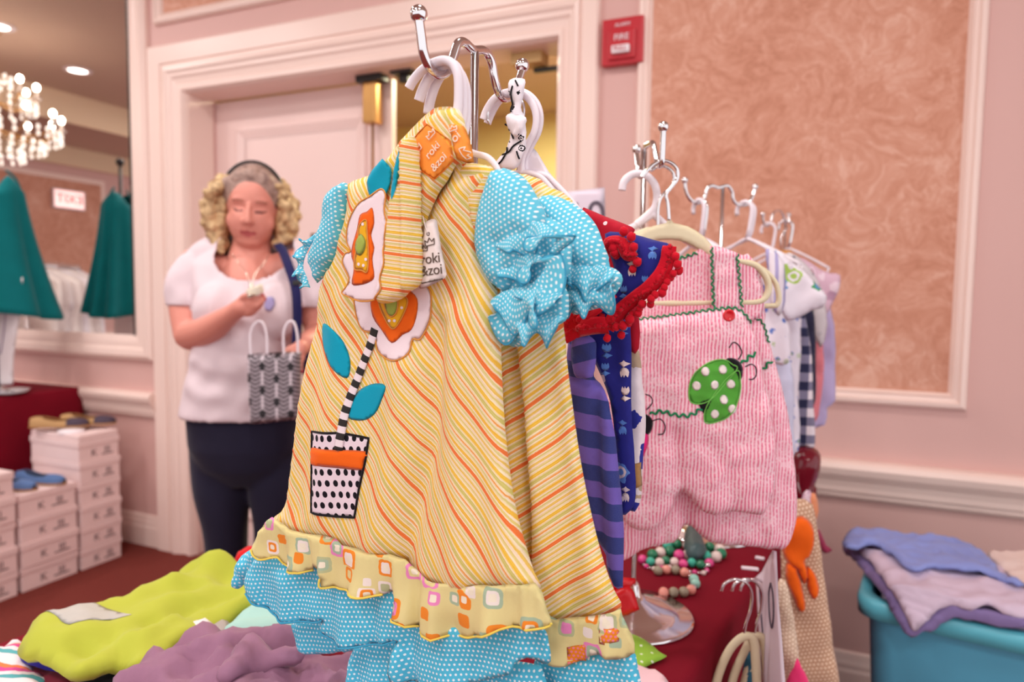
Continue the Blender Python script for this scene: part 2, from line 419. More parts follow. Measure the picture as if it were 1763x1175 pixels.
def rect_wall(name, s0, s1, h0, h1, mat): return tag(wbox(name, s0, s1, h0, h1, -REC-.02, 0, mat), kind='structure')
# back wall around the doorway, one piece
bm = bmesh.new()
for a in ((S0, OP0, 0, CEIL), (OP0, OP1, OPH, CEIL), (OP1, S1+.6, 0, CEIL)):
    add_hexa(bm, [wp(a[0], a[2], -.16), wp(a[1], a[2], -.16), wp(a[1], a[2], 0), wp(a[0], a[2], 0), wp(a[0], a[3], -.16), wp(a[1], a[3], -.16), wp(a[1], a[3], 0), wp(a[0], a[3], 0)])
bmesh.ops.remove_doubles(bm, verts=bm.verts, dist=1e-4)
tag(bm_obj('wall_back', bm, M_wall), kind='structure')
tag(wbox('wall_left', S0-.1, S0, 0, CEIL, 0, OMAX, M_wall), kind='structure')
def prof_rail(name, s0, s1, prof, mat, ends=True):
    """profile [(h,o)] run along the wall"""
    V, Fc = [], []
    for s in (s0, s1):
        for h, o in prof: V.append(wp(s, h, o))
    n = len(prof)
    for i in range(n-1): Fc.append((i, i+1, n+i+1, n+i))
    Fc += [tuple(range(n)), tuple(range(n, 2*n))[::-1], (n-1, 0, n, 2*n-1)]
    ob = from_arrays(name, V, Fc, mat, smooth=False); return tag(ob, kind='structure')
RAIL = [(.63, 0), (.63, .012), (.640, .020), (.652, .020), (.656, .028), (.672, .030), (.69, .036), (.712, .050), (.732, .056), (.745, .050), (.752, .038), (.752, 0)]
BASEP = [(0, 0), (0, .02), (.09, .02), (.10, .016), (.112, .016), (.125, .012), (.145, .008), (.15, 0)]
for nm, a, b in (('left', S0, -.155), ('right', 1.985, S1+.6)):
    prof_rail('trim_chair_rail_'+nm, a, b, RAIL, M_trim)
    prof_rail('baseboard_'+nm, a, b, BASEP, M_trim)
def frame_loop(name, s0, s1, h0, h1, prof, mat, open_bottom=False, parent=None, rk=1.0):
    """mitred moulding: prof [(t inward, o)]"""
    V, Fc = [], []; n = len(prof)
    for t, o in prof:
        if open_bottom: V += [wp(s0+t, h0, o), wp(s0+t, h1-t, o), wp(s1-t*rk, h1-t, o), wp(s1-t*rk, h0, o)]
        else: V += [wp(s0+t, h0+t, o), wp(s0+t, h1-t, o), wp(s1-t*rk, h1-t, o), wp(s1-t*rk, h0+t, o)]
    for i in range(n-1):
        for k in range(3 if open_bottom else 4):
            k2 = (k+1) % 4; Fc.append((i*4+k, i*4+k2, (i+1)*4+k2, (i+1)*4+k))
    ob = from_arrays(name, V, Fc, mat, parent, smooth=False)
    return ob
CAS = [(0, 0), (0, .02), (.01, .03), (.085, .03), (.09, .022), (.10, .022), (.105, .034), (.125, .038), (.135, .03), (.15, .03), (.16, .022), (.185, .018), (.195, .026), (.212, .026), (.222, .01), (.225, 0)]
cas = tag(frame_loop('trim_door_casing', OP0-.225, OP1+.15, 0, OPH+.215, CAS, M_trim, True, None, .15/.225), kind='structure')
cas2 = [(t*.15/.225, o) for t, o in CAS]
for v in cas.data.vertices: pass
PAN = [(0, 0), (0, .012), (.012, .024), (.028, .026), (.036, .018), (.05, .014), (.058, .018), (.07, .006), (.075, .0)]
def wall_panel(n, s0, s1, h0, h1, k=1.0):
    o = frame_loop('trim_%d' % n, s0, s1, h0, h1, [(t*k, q) for t, q in PAN], M_trim); tag(o, kind='structure')
    p = wbox('wallpaper_panel', s0+.07*k, s1-.07*k, h0+.07*k, h1-.07*k, 0, .004, M_paper, o)
wall_panel(2, 2.115, 3.09, .925, 2.86, .65)
wall_panel(3, -.115, 1.96, 2.44, 2.90, .7)
wall_panel(4, 3.4, 4.6, .925, 2.86, .65)
# left wall panels, seen in the mirror
def lbox(name, o0, o1, h0, h1, d0, d1, mat, parent=None):
    bm = bmesh.new(); add_hexa(bm, [wp(S0+d0, h0, o0), wp(S0+d1, h0, o0), wp(S0+d1, h0, o1), wp(S0+d0, h0, o1), wp(S0+d0, h1, o0), wp(S0+d1, h1, o0), wp(S0+d1, h1, o1), wp(S0+d0, h1, o1)])
    return bm_obj(name, bm, mat, parent)
tag(lbox('trim_5', 0, OMAX, 2.55, 2.75, 0, .06, M_beam), kind='structure')
tag(lbox('trim_6', 0, OMAX, .68, .76, 0, .04, M_trim), kind='structure')
for i in range(4):
    a = .35+i*1.5; f = tag(lbox('trim_%d' % (7+i), a, a+1.2, .95, 2.45, 0, .012, M_trim), kind='structure')
    lbox('wallpaper_panel', a+.05, a+1.15, 1.0, 2.4, .010, .018, M_paper, f)
# doorway reveal, door leaves, hallway
tag(wbox('trim_12', OP0-.02, OP0+.004, 0, OPH, -REC, 0.0, M_trim), kind='structure')
tag(wbox('trim_13', OP1-.004, OP1+.02, 0, OPH, -REC, 0.0, M_trim), kind='structure')
tag(wbox('trim_14', OP0, OP1, OPH-.008, OPH+.02, -REC, 0.0, M_trim), kind='structure')
d1 = tag(wbox('door_1', OP0, OP0+.965, .01, OPH-.01, -REC-.02-.045, -REC-.02+.0, M_door), kind='structure')
def door_panel(parent, s0, s1, h0, h1):
    V = [(0, .0), (0, .012), (.012, .016), (.03, .010), (.045, .004), (.05, .004)]
    o = frame_loop('door_panel_moulding', s0, s1, h0, h1, [(t, -REC-.02+q) for t, q in V], M_door, parent=parent)
door_panel(d1, OP0+.13, OP0+.85, .95, OPH-.14); door_panel(d1, OP0+.13, OP0+.85, .15, .85)
wbox('meeting_edge', OP0+.93, OP0+.99, .01, OPH-.01, -REC-.03, -REC+.0, M_trim, d1)
hnd = ball('door_knob', wp(OP0+.83, 1.0, -REC+.05), .028, M_brass, d1); 
ball('door_viewer', wp(.64, 1.49, -REC-.012), .011, plain('dark_brass', (120, 84, 50), .4, .7), d1)
# open right leaf swung into the hallway
d2 = tag(wbox('door_2', OP1-.05, OP1-.005, .01, OPH-.01, -REC-.95, -REC-.02, M_door), kind='structure')
ball('door_knob', wp(OP1-.09, 1.0, -REC-.87), .028, M_brass, d2)
# hallway shell
tag(wbox('wall_hallway', OP0-1.2, 3.4, 0, 2.5, -2.02, -1.95, M_hall), kind='structure')
tag(wbox('wall_hallway_right', 3.0, 3.06, 0, 2.5, -1.95, -.16, M_hall), kind='structure')
tag(wbox('wall_hallway_left', OP0-.9, OP0-.84, 0, 2.5, -1.95, -.16, M_hall), kind='structure')
tag(wbox('ceiling_hallway', OP0-1.2, 3.4, 2.42, 2.47, -2.02, -.16, M_ceil), kind='structure')
tag(wbox('trim_15', 1.6, 1.66, 0, 2.42, -1.95, -1.55, M_hall), kind='structure')
# floor inside doorway is the same carpet; header hardware
t_ = thing('door_closer', 'brass latch body under a black bracket on the door header', 'door latch', (0, 0, 0))
wbox('bracket', .935, 1.06, OPH-.035, OPH-.002, -.115, -.06, M_black, t_, .004)
wbox('latch_body', .965, 1.03, OPH-.20, OPH-.035, -.12, -.065, M_brass, t_, .008)
tube('latch_rod', [wp(1.0, OPH-.2, -.09), wp(1.0, OPH-1.1, -.09)], .006, M_brass, t_)
settle(t_)
t_ = thing('door_bracket', 'small black bracket beside the brass latch on the header', 'bracket', (0, 0, 0))
wbox('plate', 1.10, 1.20, OPH-.02, OPH-.0005, -.12, -.06, M_black, t_, .004); wbox('catch', 1.13, 1.17, OPH-.05, OPH-.02, -.11, -.08, M_black, t_, .004); settle(t_)
t_ = thing('door_track', 'pale wooden door stop up in the hallway opening', 'door stop', (0, 0, 0))
wbox('block', 1.63, 1.75, OPH-.05, OPH-.0005, -.13, -.05, plain('pale_wood', (196, 160, 105), .6), t_, .003)
wbox('arm', 1.70, 1.83, OPH-.07, OPH-.055, -.12, -.10, M_black, t_, .002); settle(t_)
# fire alarm
M_red = plain('red_enamel', (190, 30, 45), .3); M_wtxt = plain('white_print', (235, 225, 230), .5)
t_ = thing('fire_alarm', 'red fire alarm pull station beside the doorway casing', 'fire alarm', (0, 0, 0))
wbox('housing', 1.998, 2.138, 2.006, 2.156, 0, .035, M_red, t_, .006)
wbox('pull_plate', 2.022, 2.114, 2.02, 2.115, .034, .046, M_red, t_, .005)
wbox('pull_handle', 2.038, 2.098, 2.035, 2.06, .045, .062, M_wtxt, t_, .004)
FW = Frame(wp(0, 0, .0), (*WD, 0), (0, 0, 1), (*WN, 0))
def wtext(name, body, s, h, o, size, mat, parent):
    c = bpy.data.curves.new(name, 'FONT'); c.body = body; c.size = size; c.extrude = .0008; c.align_x = 'CENTER'; c.align_y = 'CENTER'
    ob = bpy.data.objects.new(name, c); COL.objects.link(ob); X = Vector((*WD, 0)); N = Vector((*WN, 0)); Y = Vector((0, 0, 1))
    M = Matrix((X, Y, N)).transposed().to_4x4(); M.translation = wp(s, h, o)
    dg = bpy.context.evaluated_depsgraph_get(); me = bpy.data.meshes.new_from_object(ob.evaluated_get(dg)); me.transform(M); bpy.data.objects.remove(ob)
    return link(name, me, mat, parent)
wtext('fire_lettering', 'FIRE', 2.068, 2.088, .0475, .028, M_wtxt, t_)
wtext('fire_lettering', 'ALARM', 2.068, 2.132, .0365, .016, M_wtxt, t_)
wtext('pull_lettering', 'PULL', 2.068, 2.0475, .0630, .020, M_red, t_); settle(t_)
# mirror on the wall
t_ = thing('wall_mirror', 'tall wall mirror in a pink moulded frame beside the door casing', 'mirror', (0, 0, 0))
MF = [(0, 0), (0, .02), (.02, .034), (.05, .03), (.06, .022), (.085, .022), (.10, .018), (.118, .012), (.12, .004)]
frame_loop('frame', -2.9, -.165, .905, 2.86, MF, M_trim, parent=t_)
wbox('glass', -2.78, -.287, 1.02-.077, 2.74, .0005, .008, glass_mirror(), t_)
bm = bmesh.new(); 
wbox('dark_edge', -.297, -.284, .943, 2.74, .0, .013, M_black, t_)
settle(t_)
# recessed ceiling lights: fixtures for the added unseen lamps, then two the mirror shows
def lens():
    g = G('lamp_glow'); g.b.inputs['Emission Color'].default_value = (1, .93, .86, 1); g.b.inputs['Emission Strength'].default_value = 5; return g.fin((.9, .88, .85, 1), .4)
M_glow = lens()
def disc(name, s, o, h, r, dz, mat, parent):
    p = wp(s, h, o); return lathe(name, [(r*.98, -dz), (r, 0)], p, mat, parent, 24)
MIRL = []
def refl(P):
    P = np.array(P[:2], float); d = (P-WP)@WN; return P-2*d*WN
def wall_so(P): P = np.array(P[:2], float)-WP; return float(P@WD), float(P@WN)
for (qx, qy) in ((137, 122), (0, 46)):
    D = ray(qx, qy); P = CAMP+D*((CEIL-1.24)/D[2]); R_ = refl(P); MIRL.append(wall_so(R_))
LLAB = ['round recessed ceiling light '+x for x in ('added out of view over the woman and doorway', 'added out of view over the side table and mirror', 'added out of view over the display table middle', 'added out of view over the wallpaper panel and bin', 'added out of view over the near end of the display table', 'added out of view behind the display table racks', 'added out of view over the right hand room corner', 'added out of view over the left room near the mirror', 'added out of view far behind the camera on the left', 'added out of view far behind the camera on the right', 'seen in the mirror right of the chandelier', 'seen in the mirror above the chandelier')]
for k, (s_, o_) in enumerate(FILL_LAMPS+MIRL):
    t_ = thing('ceiling_light', LLAB[k], 'ceiling light', (0, 0, 0), 'recessed ceiling lights')
    p = wp(s_, CEIL, o_)
    lathe('trim_ring', [(.07, -.001), (.07, -.008), (.10, -.006), (.105, -.001)], p, M_white, t_, 24)
    lathe('lens', [(.069, -.001), (.069, -.004)], p, M_glow, t_, 24); settle(t_)
# ------------------------------------------------------------------ display table
AX = np.array([.53, .848]); AX /= np.linalg.norm(AX); BX = np.array([AX[1], -AX[0]])
TZ = .75
def ab(a, b, z): return Vector((AX[0]*a+BX[0]*b, AX[1]*a+BX[1]*b, z))
t_ = thing('display_table', 'long display table under a burgundy cloth carrying clothes and racks', 'table', (0, 0, 0))
TA0, TA1, TB0, TB1 = .12, 1.92, -1.075, -.262
obox('tabletop', ab(TA0+.01, TB0+.01, TZ-.03), ab(TA1-TA0-.02, 0, 0), ab(0, TB1-TB0-.02, 0), (0, 0, .025), plain('table_board', (150, 120, 90), .5), t_, .003)
for a, b in ((TA0+.1, TB0+.08), (TA0+.1, TB1-.08), (TA1-.1, TB0+.08), (TA1-.1, TB1-.08)):
    tube('leg', [ab(a, b, 0), ab(a, b, TZ-.03)], .014, plain('grey_steel', (120, 120, 120), .3, .8), t_)
settle(t_)
# cloth over it: top sheet and gently waving drop on all sides, one mesh
def table_cloth(name, conv, a0, a1, b0, b1, z, drop, mat, label, wave=.012, rad=.012):
    V, Fc, UV = [], [], []
    per = [(a0, b0), (a1, b0), (a1, b1), (a0, b1)]; ring = []
    for i in range(4):
        p, q = per[i], per[(i+1) % 4]; L = math.hypot(q[0]-p[0], q[1]-p[1]); n = max(8, int(L/.02))
        for k in range(n): ring.append((p[0]+(q[0]-p[0])*k/n, p[1]+(q[1]-p[1])*k/n))
    ca, cb = (a0+a1)/2, (b0+b1)/2; rows = []
    zs = [(0, 0), (rad*.7, rad*.3), (rad, rad)] + [(rad, rad+(drop-rad)*k/14) for k in range(1, 15)]
    N = len(ring)
    for j, (out, dz) in enumerate(zs):
        for i, (a, b) in enumerate(ring):
            na = (1 if a >= a1-1e-6 else -1 if a <= a0+1e-6 else 0); nb = (1 if b >= b1-1e-6 else -1 if b <= b0+1e-6 else 0)
            k = math.hypot(na, nb) or 1; wv = wave*(dz/drop)*(1.2+math.sin(i*.55)+.6*math.sin(i*.23+1)) if j > 2 else 0
            V.append(conv(a+na/k*(out+wv), b+nb/k*(out+wv), z-dz)); UV.append((a*1.0+dz*na, b+dz*nb))
    for j in range(len(zs)-1):
        for i in range(N): Fc.append((j*N+i, j*N+(i+1) % N, (j+1)*N+(i+1) % N, (j+1)*N+i))
    Fc.append(tuple(range(N))[::-1])
    o = from_arrays(name, V, Fc, mat, None, UV); m = o.modifiers.new('s', 'SOLIDIFY'); m.thickness = .002; m.offset = 0; bake(o)
    return tag(o, label, 'tablecloth')
table_cloth('tablecloth', ab, TA0, TA1, TB0, TB1, TZ, .70, M_burg, 'burgundy cloth draped over the long display table')
# ------------------------------------------------------------------ countertop racks
def rack(c, d, pts, ballpx, label, hidden=False, r=.0042):
    """chrome table rack: round base, pole and a wave-shaped double hook"""
    t_ = thing('garment_rack', label, 'rack', (c[0], c[1], TZ), None)
    fr = vframe(c[0], c[1], d)
    P = [Vector(fr.pt(*fr.uv(*p))) for p in pts]; top = min(P, key=lambda q: abs((q.x-c[0]))+abs(q.y-c[1]))
    Q = [Vector(q) for q in catmull([tuple(p) for p in P], 7)]
    loc = Vector((c[0], c[1], TZ))
    def lo(o): o.matrix_parent_inverse = Matrix.Translation(-loc); return o
    lo(tube('double_hook', Q, r, M_chrome, t_, 10))
    for e in (P[0], P[-1]): lo(ball('end_ball', e+Vector((0, 0, r)), r*1.75, M_chrome, t_, 3))
    zt = top.z
    lo(tube('pole', [(c[0], c[1], TZ+.01), (c[0], c[1], zt)], r*.95, M_chrome, t_, 12))
    prof = [(.092, .001), (.093, .004), (.088, .007), (.072, .009), (.064, .014), (.045, .024), (.02, .031), (.012, .036), (.009, .05), (.0055, .055)]
    lo(lathe('base', prof, (c[0], c[1], TZ), M_chrome, t_, 40))
    return t_, fr, P
C1, C2, C3, C4 = (-.038, .65), (.19, 1.015), (.42, 1.39), (.73, 1.85)
r1, RF1, _ = rack(C1, AX, [(721, 33), (725, 62), (729, 90), (739, 115), (755, 129), (771, 122), (780, 98), (788, 76), (799, 73), (815, 86), (834, 88), (846, 106), (852, 138), (860, 162), (871, 170), (884, 160), (893, 138), (899, 120)], None, 'chrome wave-hook rack holding the yellow striped dresses')
r2, RF2, _ = rack(C2, (-.05, 1), [(1142, 224), (1141, 255), (1139, 282), (1133, 283), (1128, 262), (1124, 247), (1118, 248), (1112, 252), (1108, 262), (1106, 285), (1103, 303), (1099, 300), (1098, 285), (1096, 262)], None, 'chrome rack holding the pink ladybug rompers')
r3, RF3, _ = rack(C3, (.91, .41), [(1179, 314), (1182, 332), (1190, 345), (1203, 350), (1212, 342), (1217, 326), (1225, 320), (1237, 323), (1252, 320), (1260, 330), (1263, 345), (1272, 353), (1287, 352), (1295, 340), (1300, 325)], None, 'chrome rack behind the rompers with white hangers', r=.0038)
r4, RF4, _ = rack(C4, (.75, .66), [(1313, 372), (1315, 384), (1321, 390), (1327, 382), (1331, 368), (1341, 362), (1348, 370), (1351, 382), (1356, 385), (1358, 372)], None, 'farthest chrome rack near the wallpaper panel', r=.0036)
# ------------------------------------------------------------------ garment materials
YS = [(0, 'F07018'), (.085, 'F7E2BC'), (.11, 'E0C86A'), (.155, 'F6E0C0'), (.19, 'F0B82C'), (.26, 'F7E0B8'), (.30, 'DCCB80'), (.35, 'F6E2C4'), (.39, 'F2A046'), (.43, 'F7E2BC'), (.48, 'D2C468'), (.56, 'F6DFB8'), (.60, 'F2C02E'), (.68, 'F8E4C0'), (.73, 'E4CC78'), (.78, 'F6DCC0'), (.83, 'ECC050'), (.88, 'F5DFBC'), (.93, 'DACA7C'), (.97, 'F6DEB4')]
M_y1 = stripes('yellow_orange_stripe', 1.0, .78, .037, YS, rib=.0016, warp=.012)
M_y2 = stripes('yellow_orange_stripe_mirrored', -.80, 1.0, .037, YS, rib=.0016, warp=.006)
M_y3 = stripes('yellow_orange_stripe_band', .12, 1.0, .030, YS, rib=.0016, warp=.006)
M_dot = dots('blue_dotted_crepe', (84, 192, 226), (232, 242, 248), .0046, .23, rot=.15, crepe=.7)
M_dot2 = dots('blue_dotted_crepe_small', (104, 202, 228), (236, 246, 250), .0038, .24, rot=.5, crepe=.7)
M_print = prints('retro_square_print', (226, 212, 150), ['EF8C2E', 'E98ABF', 'B9BE92', 'F0E4DC', 'EF8C2E', 'E2D496', 'E98ABF', 'A8BCA0'], .0185, 7.3, .36)
M_teal_ap = fabric('turquoise_felt', (16, 160, 190), .05); M_wfelt = fabric('white_felt', (244, 226, 232), .04)
M_or = fabric('orange_cloth', (242, 104, 24), .08); M_yel = fabric('golden_cloth', (238, 178, 40), .1); M_grn = fabric('leaf_green_cloth', (164, 180, 84), .1)
M_orange_stitch = fabric('orange_stitching', (222, 150, 70), .1); M_blk = fabric('black_cloth', (24, 20, 26), .1)
M_pot = dots('black_dotted_white', (240, 222, 232), (22, 18, 26), .0088, .30, rot=.1, crepe=.1, sq=.8)
M_bw = stripes('black_white_stripe', 0, 1, .0135, [(0, '18141A'), (.5, 'F0E2E8')], bump=0)
M_lab = plain('orange_woven_label', (255, 152, 52), .7, bump=.2, bs=1200)
M_card = plain('tag_card', (240, 226, 222), .6); M_ink = plain('brown_ink', (96, 78, 66), .6); M_lt = plain('label_thread', (250, 226, 205), .7)
def hook_pt(fr, px, py):
    u, v = fr.uv(px, py); return fr.pt(u, v)
def pleats(fr, A, B, deep, f, amp, top=.0008, ft=220, seed=0):
    """gathers under the seam from A to B: fine at the seam, wide waves at the free edge"""
    (u0, v0), (u1, v1) = fr.uv(*A), fr.uv(*B)
    def fn(u, v):
        vt = v0+(v1-v0)*(u-u0)/(u1-u0+1e-9); k = np.clip((vt-v)/deep, 0, 1.3)
        ph = 2*math.pi*f*u + 1.1*np.sin(2*math.pi*f*.37*u+seed)
        return amp*k*(np.sin(ph)+.35*np.sin(2.3*ph+1+seed)) + top*np.sin(ft*2*math.pi*u*.5+3*np.sin(u*40))*np.exp(-k*3)
    return fn
def addf(*fs):
    return lambda u, v: sum(f(u, v) for f in fs)
def wob(sc, amp, seed): return lambda u, v: amp*nz(u, v, sc, seed)
# ------------------------------------------------------------------ hangers
def hanger(name, label, hook_at, d, group=None, mat=None, w=.28, drop=.075, hook_r=.016, th=.0028, wide=.006, cat='hanger', neck=.03, lean=0.0, bar=True, hookmat=None, flip=1):
    """top-loaded plastic hanger: hook over hook_at, shoulders along d"""
    t_ = thing(name, label, cat, tuple(hook_at), group); H = Vector(hook_at); D = Vector((d[0], d[1], 0)).normalized(); Z = Vector((0, 0, 1))
    mat = mat or M_white
    def lo(o): o.matrix_parent_inverse = Matrix.Translation(-H); return o
    R = hook_r; c = H - Z*(R-.001); pts = []
    for k in range(15):
        a = math.radians(205 - k*205/14)
        pts.append(c + (D*math.cos(a)*flip + Z*math.sin(a))*R)
    pts.append(c - Z*R*.7 + D*R*.96*flip); pts.append(c - Z*(R*1.5+neck*.4) + D*R*.75*flip); pts.append(c-Z*(R*1.5+neck)+D*R*.45*flip)
    lo(tube('hook', pts, wide*.5, hookmat or mat, t_, 10))
    top = c-Z*(R*1.5+neck)+D*R*.45*flip; A = []
    for k in range(13):
        x = (k/12-.5)*w; y = -drop*(abs(x)/(w/2))**1.15; A.append(top+D*x+Z*y)
    lo(tube('shoulder_bar', A, th, mat, t_, 8))
    if bar:
        e0, e1 = A[0], A[-1]; lo(tube('trouser_bar', [e0, e0-Z*.012+D*.006, e1-Z*.012-D*.006, e1], th*.9, mat, t_, 8))
    return t_
H1 = hook_pt(RF1, 755, 129); H2 = hook_pt(RF1, 871, 170); DD = (.87, -.49)
V3 = lambda a: Vector((a[0], a[1], 0))
AXV = Vector((AX[0], AX[1], 0)); BXV = Vector((BX[0], BX[1], 0))
FHf = vframe(H1.x, H1.y, DD)
for k, (off, lab, hk, shd) in enumerate(((.006, 'white plastic hanger nearest on the front hook of the yellow dress rack', [(704, 152), (712, 138), (726, 122), (744, 110), (764, 104), (779, 110), (788, 128), (790, 155), (788, 190), (780, 225)], [(650, 318), (720, 285), (780, 262), (800, 280), (830, 310)]),
      (-.003, 'middle white plastic hanger on the front hook of the yellow dress rack', [(721, 174), (728, 154), (740, 132), (754, 117), (772, 109), (787, 118), (796, 142), (798, 170), (796, 205), (786, 235)], [(650, 322), (720, 290), (786, 262), (806, 284), (832, 316)]),
      (-.012, 'hindmost white plastic hanger on the front hook of the yellow dress rack', [(737, 196), (741, 172), (750, 145), (762, 126), (778, 118), (793, 128), (802, 152), (804, 182), (802, 215), (794, 245)], [(650, 330), (720, 292), (790, 262), (822, 266), (842, 273), (858, 294), (868, 330)]))):
    t_ = thing('clothes_hanger', lab, 'hanger', (0, 0, 0), 'white hangers on the first rack'); fq_ = FHf.shift(off)
    tube('hook', px_path(fq_, None, hk, 0, 6), .0046, M_white, t_, 12, .85)
    tube('shoulder_bar', px_path(FHf.shift(-.004-.003*k), None, shd, 0, 6), .0028, M_white, t_, 8); settle(t_)
FHr = vframe(H2.x, H2.y, DD)
for k, (off, dx, lab) in enumerate(((.0, 0, 'white plastic hanger on the rear hook, nearer of two'), (-.009, 7, 'white plastic hanger on the rear hook, farther of two'))):
    t_ = thing('clothes_hanger', lab, 'hanger', (0, 0, 0), 'white hangers on the first rack'); fq_ = FHr.shift(off)
    tube('hook', px_path(fq_, None, [(832+dx, 206+dx), (839+dx, 188+dx), (852+dx, 170+dx*.5), (872+dx, 160), (896+dx, 160), (915+dx, 176), (923+dx, 200), (920+dx, 226), (908+dx, 250), (898+dx, 275), (898+dx, 300)], 0, 6), .0040, M_white, t_, 10, .8)
    tube('shoulder_bar', px_path(fq_, None, [(830, 330), (862, 306), (898+dx, 297), (925+dx*2, 302), (942+dx*2, 316), (962+dx*3, 345), (985+dx*3, 378), (985+dx*3, 392)], 0, 6), .0028, M_white, t_, 8)
    if k: cloth('web', fq_.shift(-.001), [(905, 240), (925, 262), (945, 296), (965, 320), (990, 360), (930, 350), (880, 330)], M_white, t_, .001, .002, None, .006, 1)
    settle(t_)
hanger('wire_hanger', 'thin chrome wire hanger on the rear hook of the yellow dress rack', H2+Vector((0, 0, .006)), DD, None, M_chrome, wide=.0028, th=.0013, hook_r=.021, w=.19, drop=.06, neck=.05, bar=False)
# ------------------------------------------------------------------ yellow dress 1
F1 = vframe(H1.x, H1.y, DD)
D1 = [(597, 318), (622, 306), (648, 296), (673, 270), (710, 221), (738, 194), (757, 184), (790, 187), (800, 212), (814, 281), (835, 284), (852, 292), (845, 320), (828, 370), (824, 420), (838, 465), (860, 498), (866, 560), (868, 640), (874, 740), (888, 850), (905, 925), (922, 985), (932, 1012),
      (900, 1013), (860, 1013), (820, 1012), (802, 1017), (765, 1011), (736, 1005), (717, 992), (699, 970), (669, 960), (637, 960), (616, 951), (589, 944), (576, 935), (551, 927), (527, 926), (498, 918), (468, 897), (484, 882), (493, 860), (497, 820), (506, 755), (516, 690), (530, 620), (544, 560), (548, 520), (553, 490), (568, 462), (584, 432), (593, 395), (597, 350)]
f1 = addf(seg_fold(F1, [([(835, 420), (850, 640), (885, 980)], .016, .006), ([(765, 560), (752, 760), (706, 955)], .011, -.010), ([(700, 640), (690, 780), (650, 940)], .016, .007), ([(800, 560), (800, 760), (800, 1000)], .017, .007),
                        ([(600, 520), (585, 700), (560, 900)], .015, .005), ([(560, 560), (540, 720), (520, 880)], .012, -.004), ([(620, 340), (606, 400), (575, 480)], .008, .003), ([(640, 330), (622, 420)], .006, -.003),
                        ([(775, 300), (745, 345), (728, 395)], .006, -.010), ([(845, 310), (800, 330), (780, 400)], .009, .003), ([(700, 250), (660, 300), (600, 420)], .008, .004), ([(725, 215), (690, 270)], .004, -.003)]), wob(6, .0016, 3))
def warp1(u, v):
    return u + .006*np.sin(v*17+u*9) + .0045*np.sin(v*33+1), v
t_ = thing('striped_dress', 'front yellow and orange striped dress with a flower pot applique', 'dress', (0, 0, 0), 'yellow striped dresses')
DR1 = t_
_, s1f = cloth('bodice', F1, D1, M_y1, t_, .009, .026, f1, .006, 2, warp1)
cloth('shoulder_facing', F1.shift(.0045), [(789, 288), (806, 281), (832, 284), (850, 293), (842, 325), (828, 368), (822, 408), (812, 388), (803, 350), (792, 315)], M_y3, t_, .003, .005, wob(20, .001, 5), .005, 3)
# seam of the hem and the two hem ruffles
HR = [(470, 890), (498, 912), (527, 921), (551, 922), (576, 930), (589, 939), (616, 946), (637, 955), (669, 955), (699, 964), (717, 986), (736, 1000), (765, 1006), (802, 1012), (819, 1008), (858, 1008), (890, 1007), (920, 1005), (932, 1020), (940, 1052), (946, 1078), (935, 1085), (905, 1083), (881, 1082), (841, 1090), (815, 1095), (803, 1103), (770, 1100), (750, 1098), (731, 1093), (702, 1077), (682, 1062), (683, 1032), (668, 1023), (656, 1027), (632, 1028), (608, 1024), (603, 1018), (578, 1016), (560, 1010), (558, 994), (549, 980), (540, 975), (532, 986), (506, 984), (484, 977), (474, 961), (452, 964), (442, 955), (438, 944), (448, 915), (458, 900)]
prf = addf(pleats(F1, (470, 890), (920, 1005), .045, 22, .0058, .0022, 300, 1), wob(14, .002, 8))
_, hrf = cloth('print_ruffle', F1.shift(.013), HR, M_print, t_, .0012, .003, prf, .004, 1)
edge = [(438, 944), (442, 955), (452, 964), (474, 961), (484, 977), (506, 984), (532, 986)]
for nm, pts in (('hem_binding', edge), ('hem_binding', [(558, 994), (560, 1010), (578, 1016), (603, 1018), (632, 1027), (656, 1026)]), ('hem_binding', [(682, 1061), (702, 1077), (731, 1093), (770, 1100), (803, 1102), (841, 1089), (881, 1081), (935, 1084), (945, 1078)])):
    tube(nm, px_path(F1.shift(.013), hrf, pts, .0004, 4), .0011, fabric('yellow_binding', (236, 210, 96)), t_, 6)
BR = [(425, 985), (450, 955), (480, 950), (540, 960), (600, 990), (680, 1010), (720, 1050), (800, 1080), (900, 1065), (938, 1080), (944, 1110), (946, 1142), (932, 1146), (908, 1133), (888, 1142), (882, 1158), (860, 1168), (800, 1182), (740, 1184), (690, 1178), (674, 1155), (677, 1120), (684, 1104), (660, 1110), (635, 1114), (600, 1113), (580, 1110), (558, 1103), (546, 1088), (552, 1070), (540, 1074), (493, 1070), (468, 1059), (444, 1043), (424, 1022)]
brf = addf(pleats(F1, (430, 960), (940, 1070), .08, 15, .0062, .0, 200, 2), wob(12, .003, 18))
_, brs = cloth('dotted_ruffle', F1.shift(.001), BR, M_dot, t_, .0015, .004, brf, .0045, 2)
tube('ruffle_edge', px_path(F1.shift(.001), brs, [(424, 1022), (444, 1042), (468, 1058), (493, 1069), (540, 1073), (553, 1069)], .0006, 4), .0011, fabric('blue_serged_edge', (64, 160, 196)), t_, 6)
tube('ruffle_edge', px_path(F1.shift(.001), brs, [(546, 1089), (558, 1103), (580, 1110), (635, 1113), (683, 1104)], .0006, 4), .0011, MC['blue_serged_edge'], t_, 6)
_, _s = cloth('side_ruffle', F1.shift(-.018), [(402, 975), (415, 958), (435, 945), (470, 940), (500, 960), (470, 990), (440, 985), (425, 1000), (412, 1014), (400, 1008), (406, 990)], M_dot, t_, .006, .008, wob(30, .003, 4), .004, 3)
lw = F1.shift(-.030)
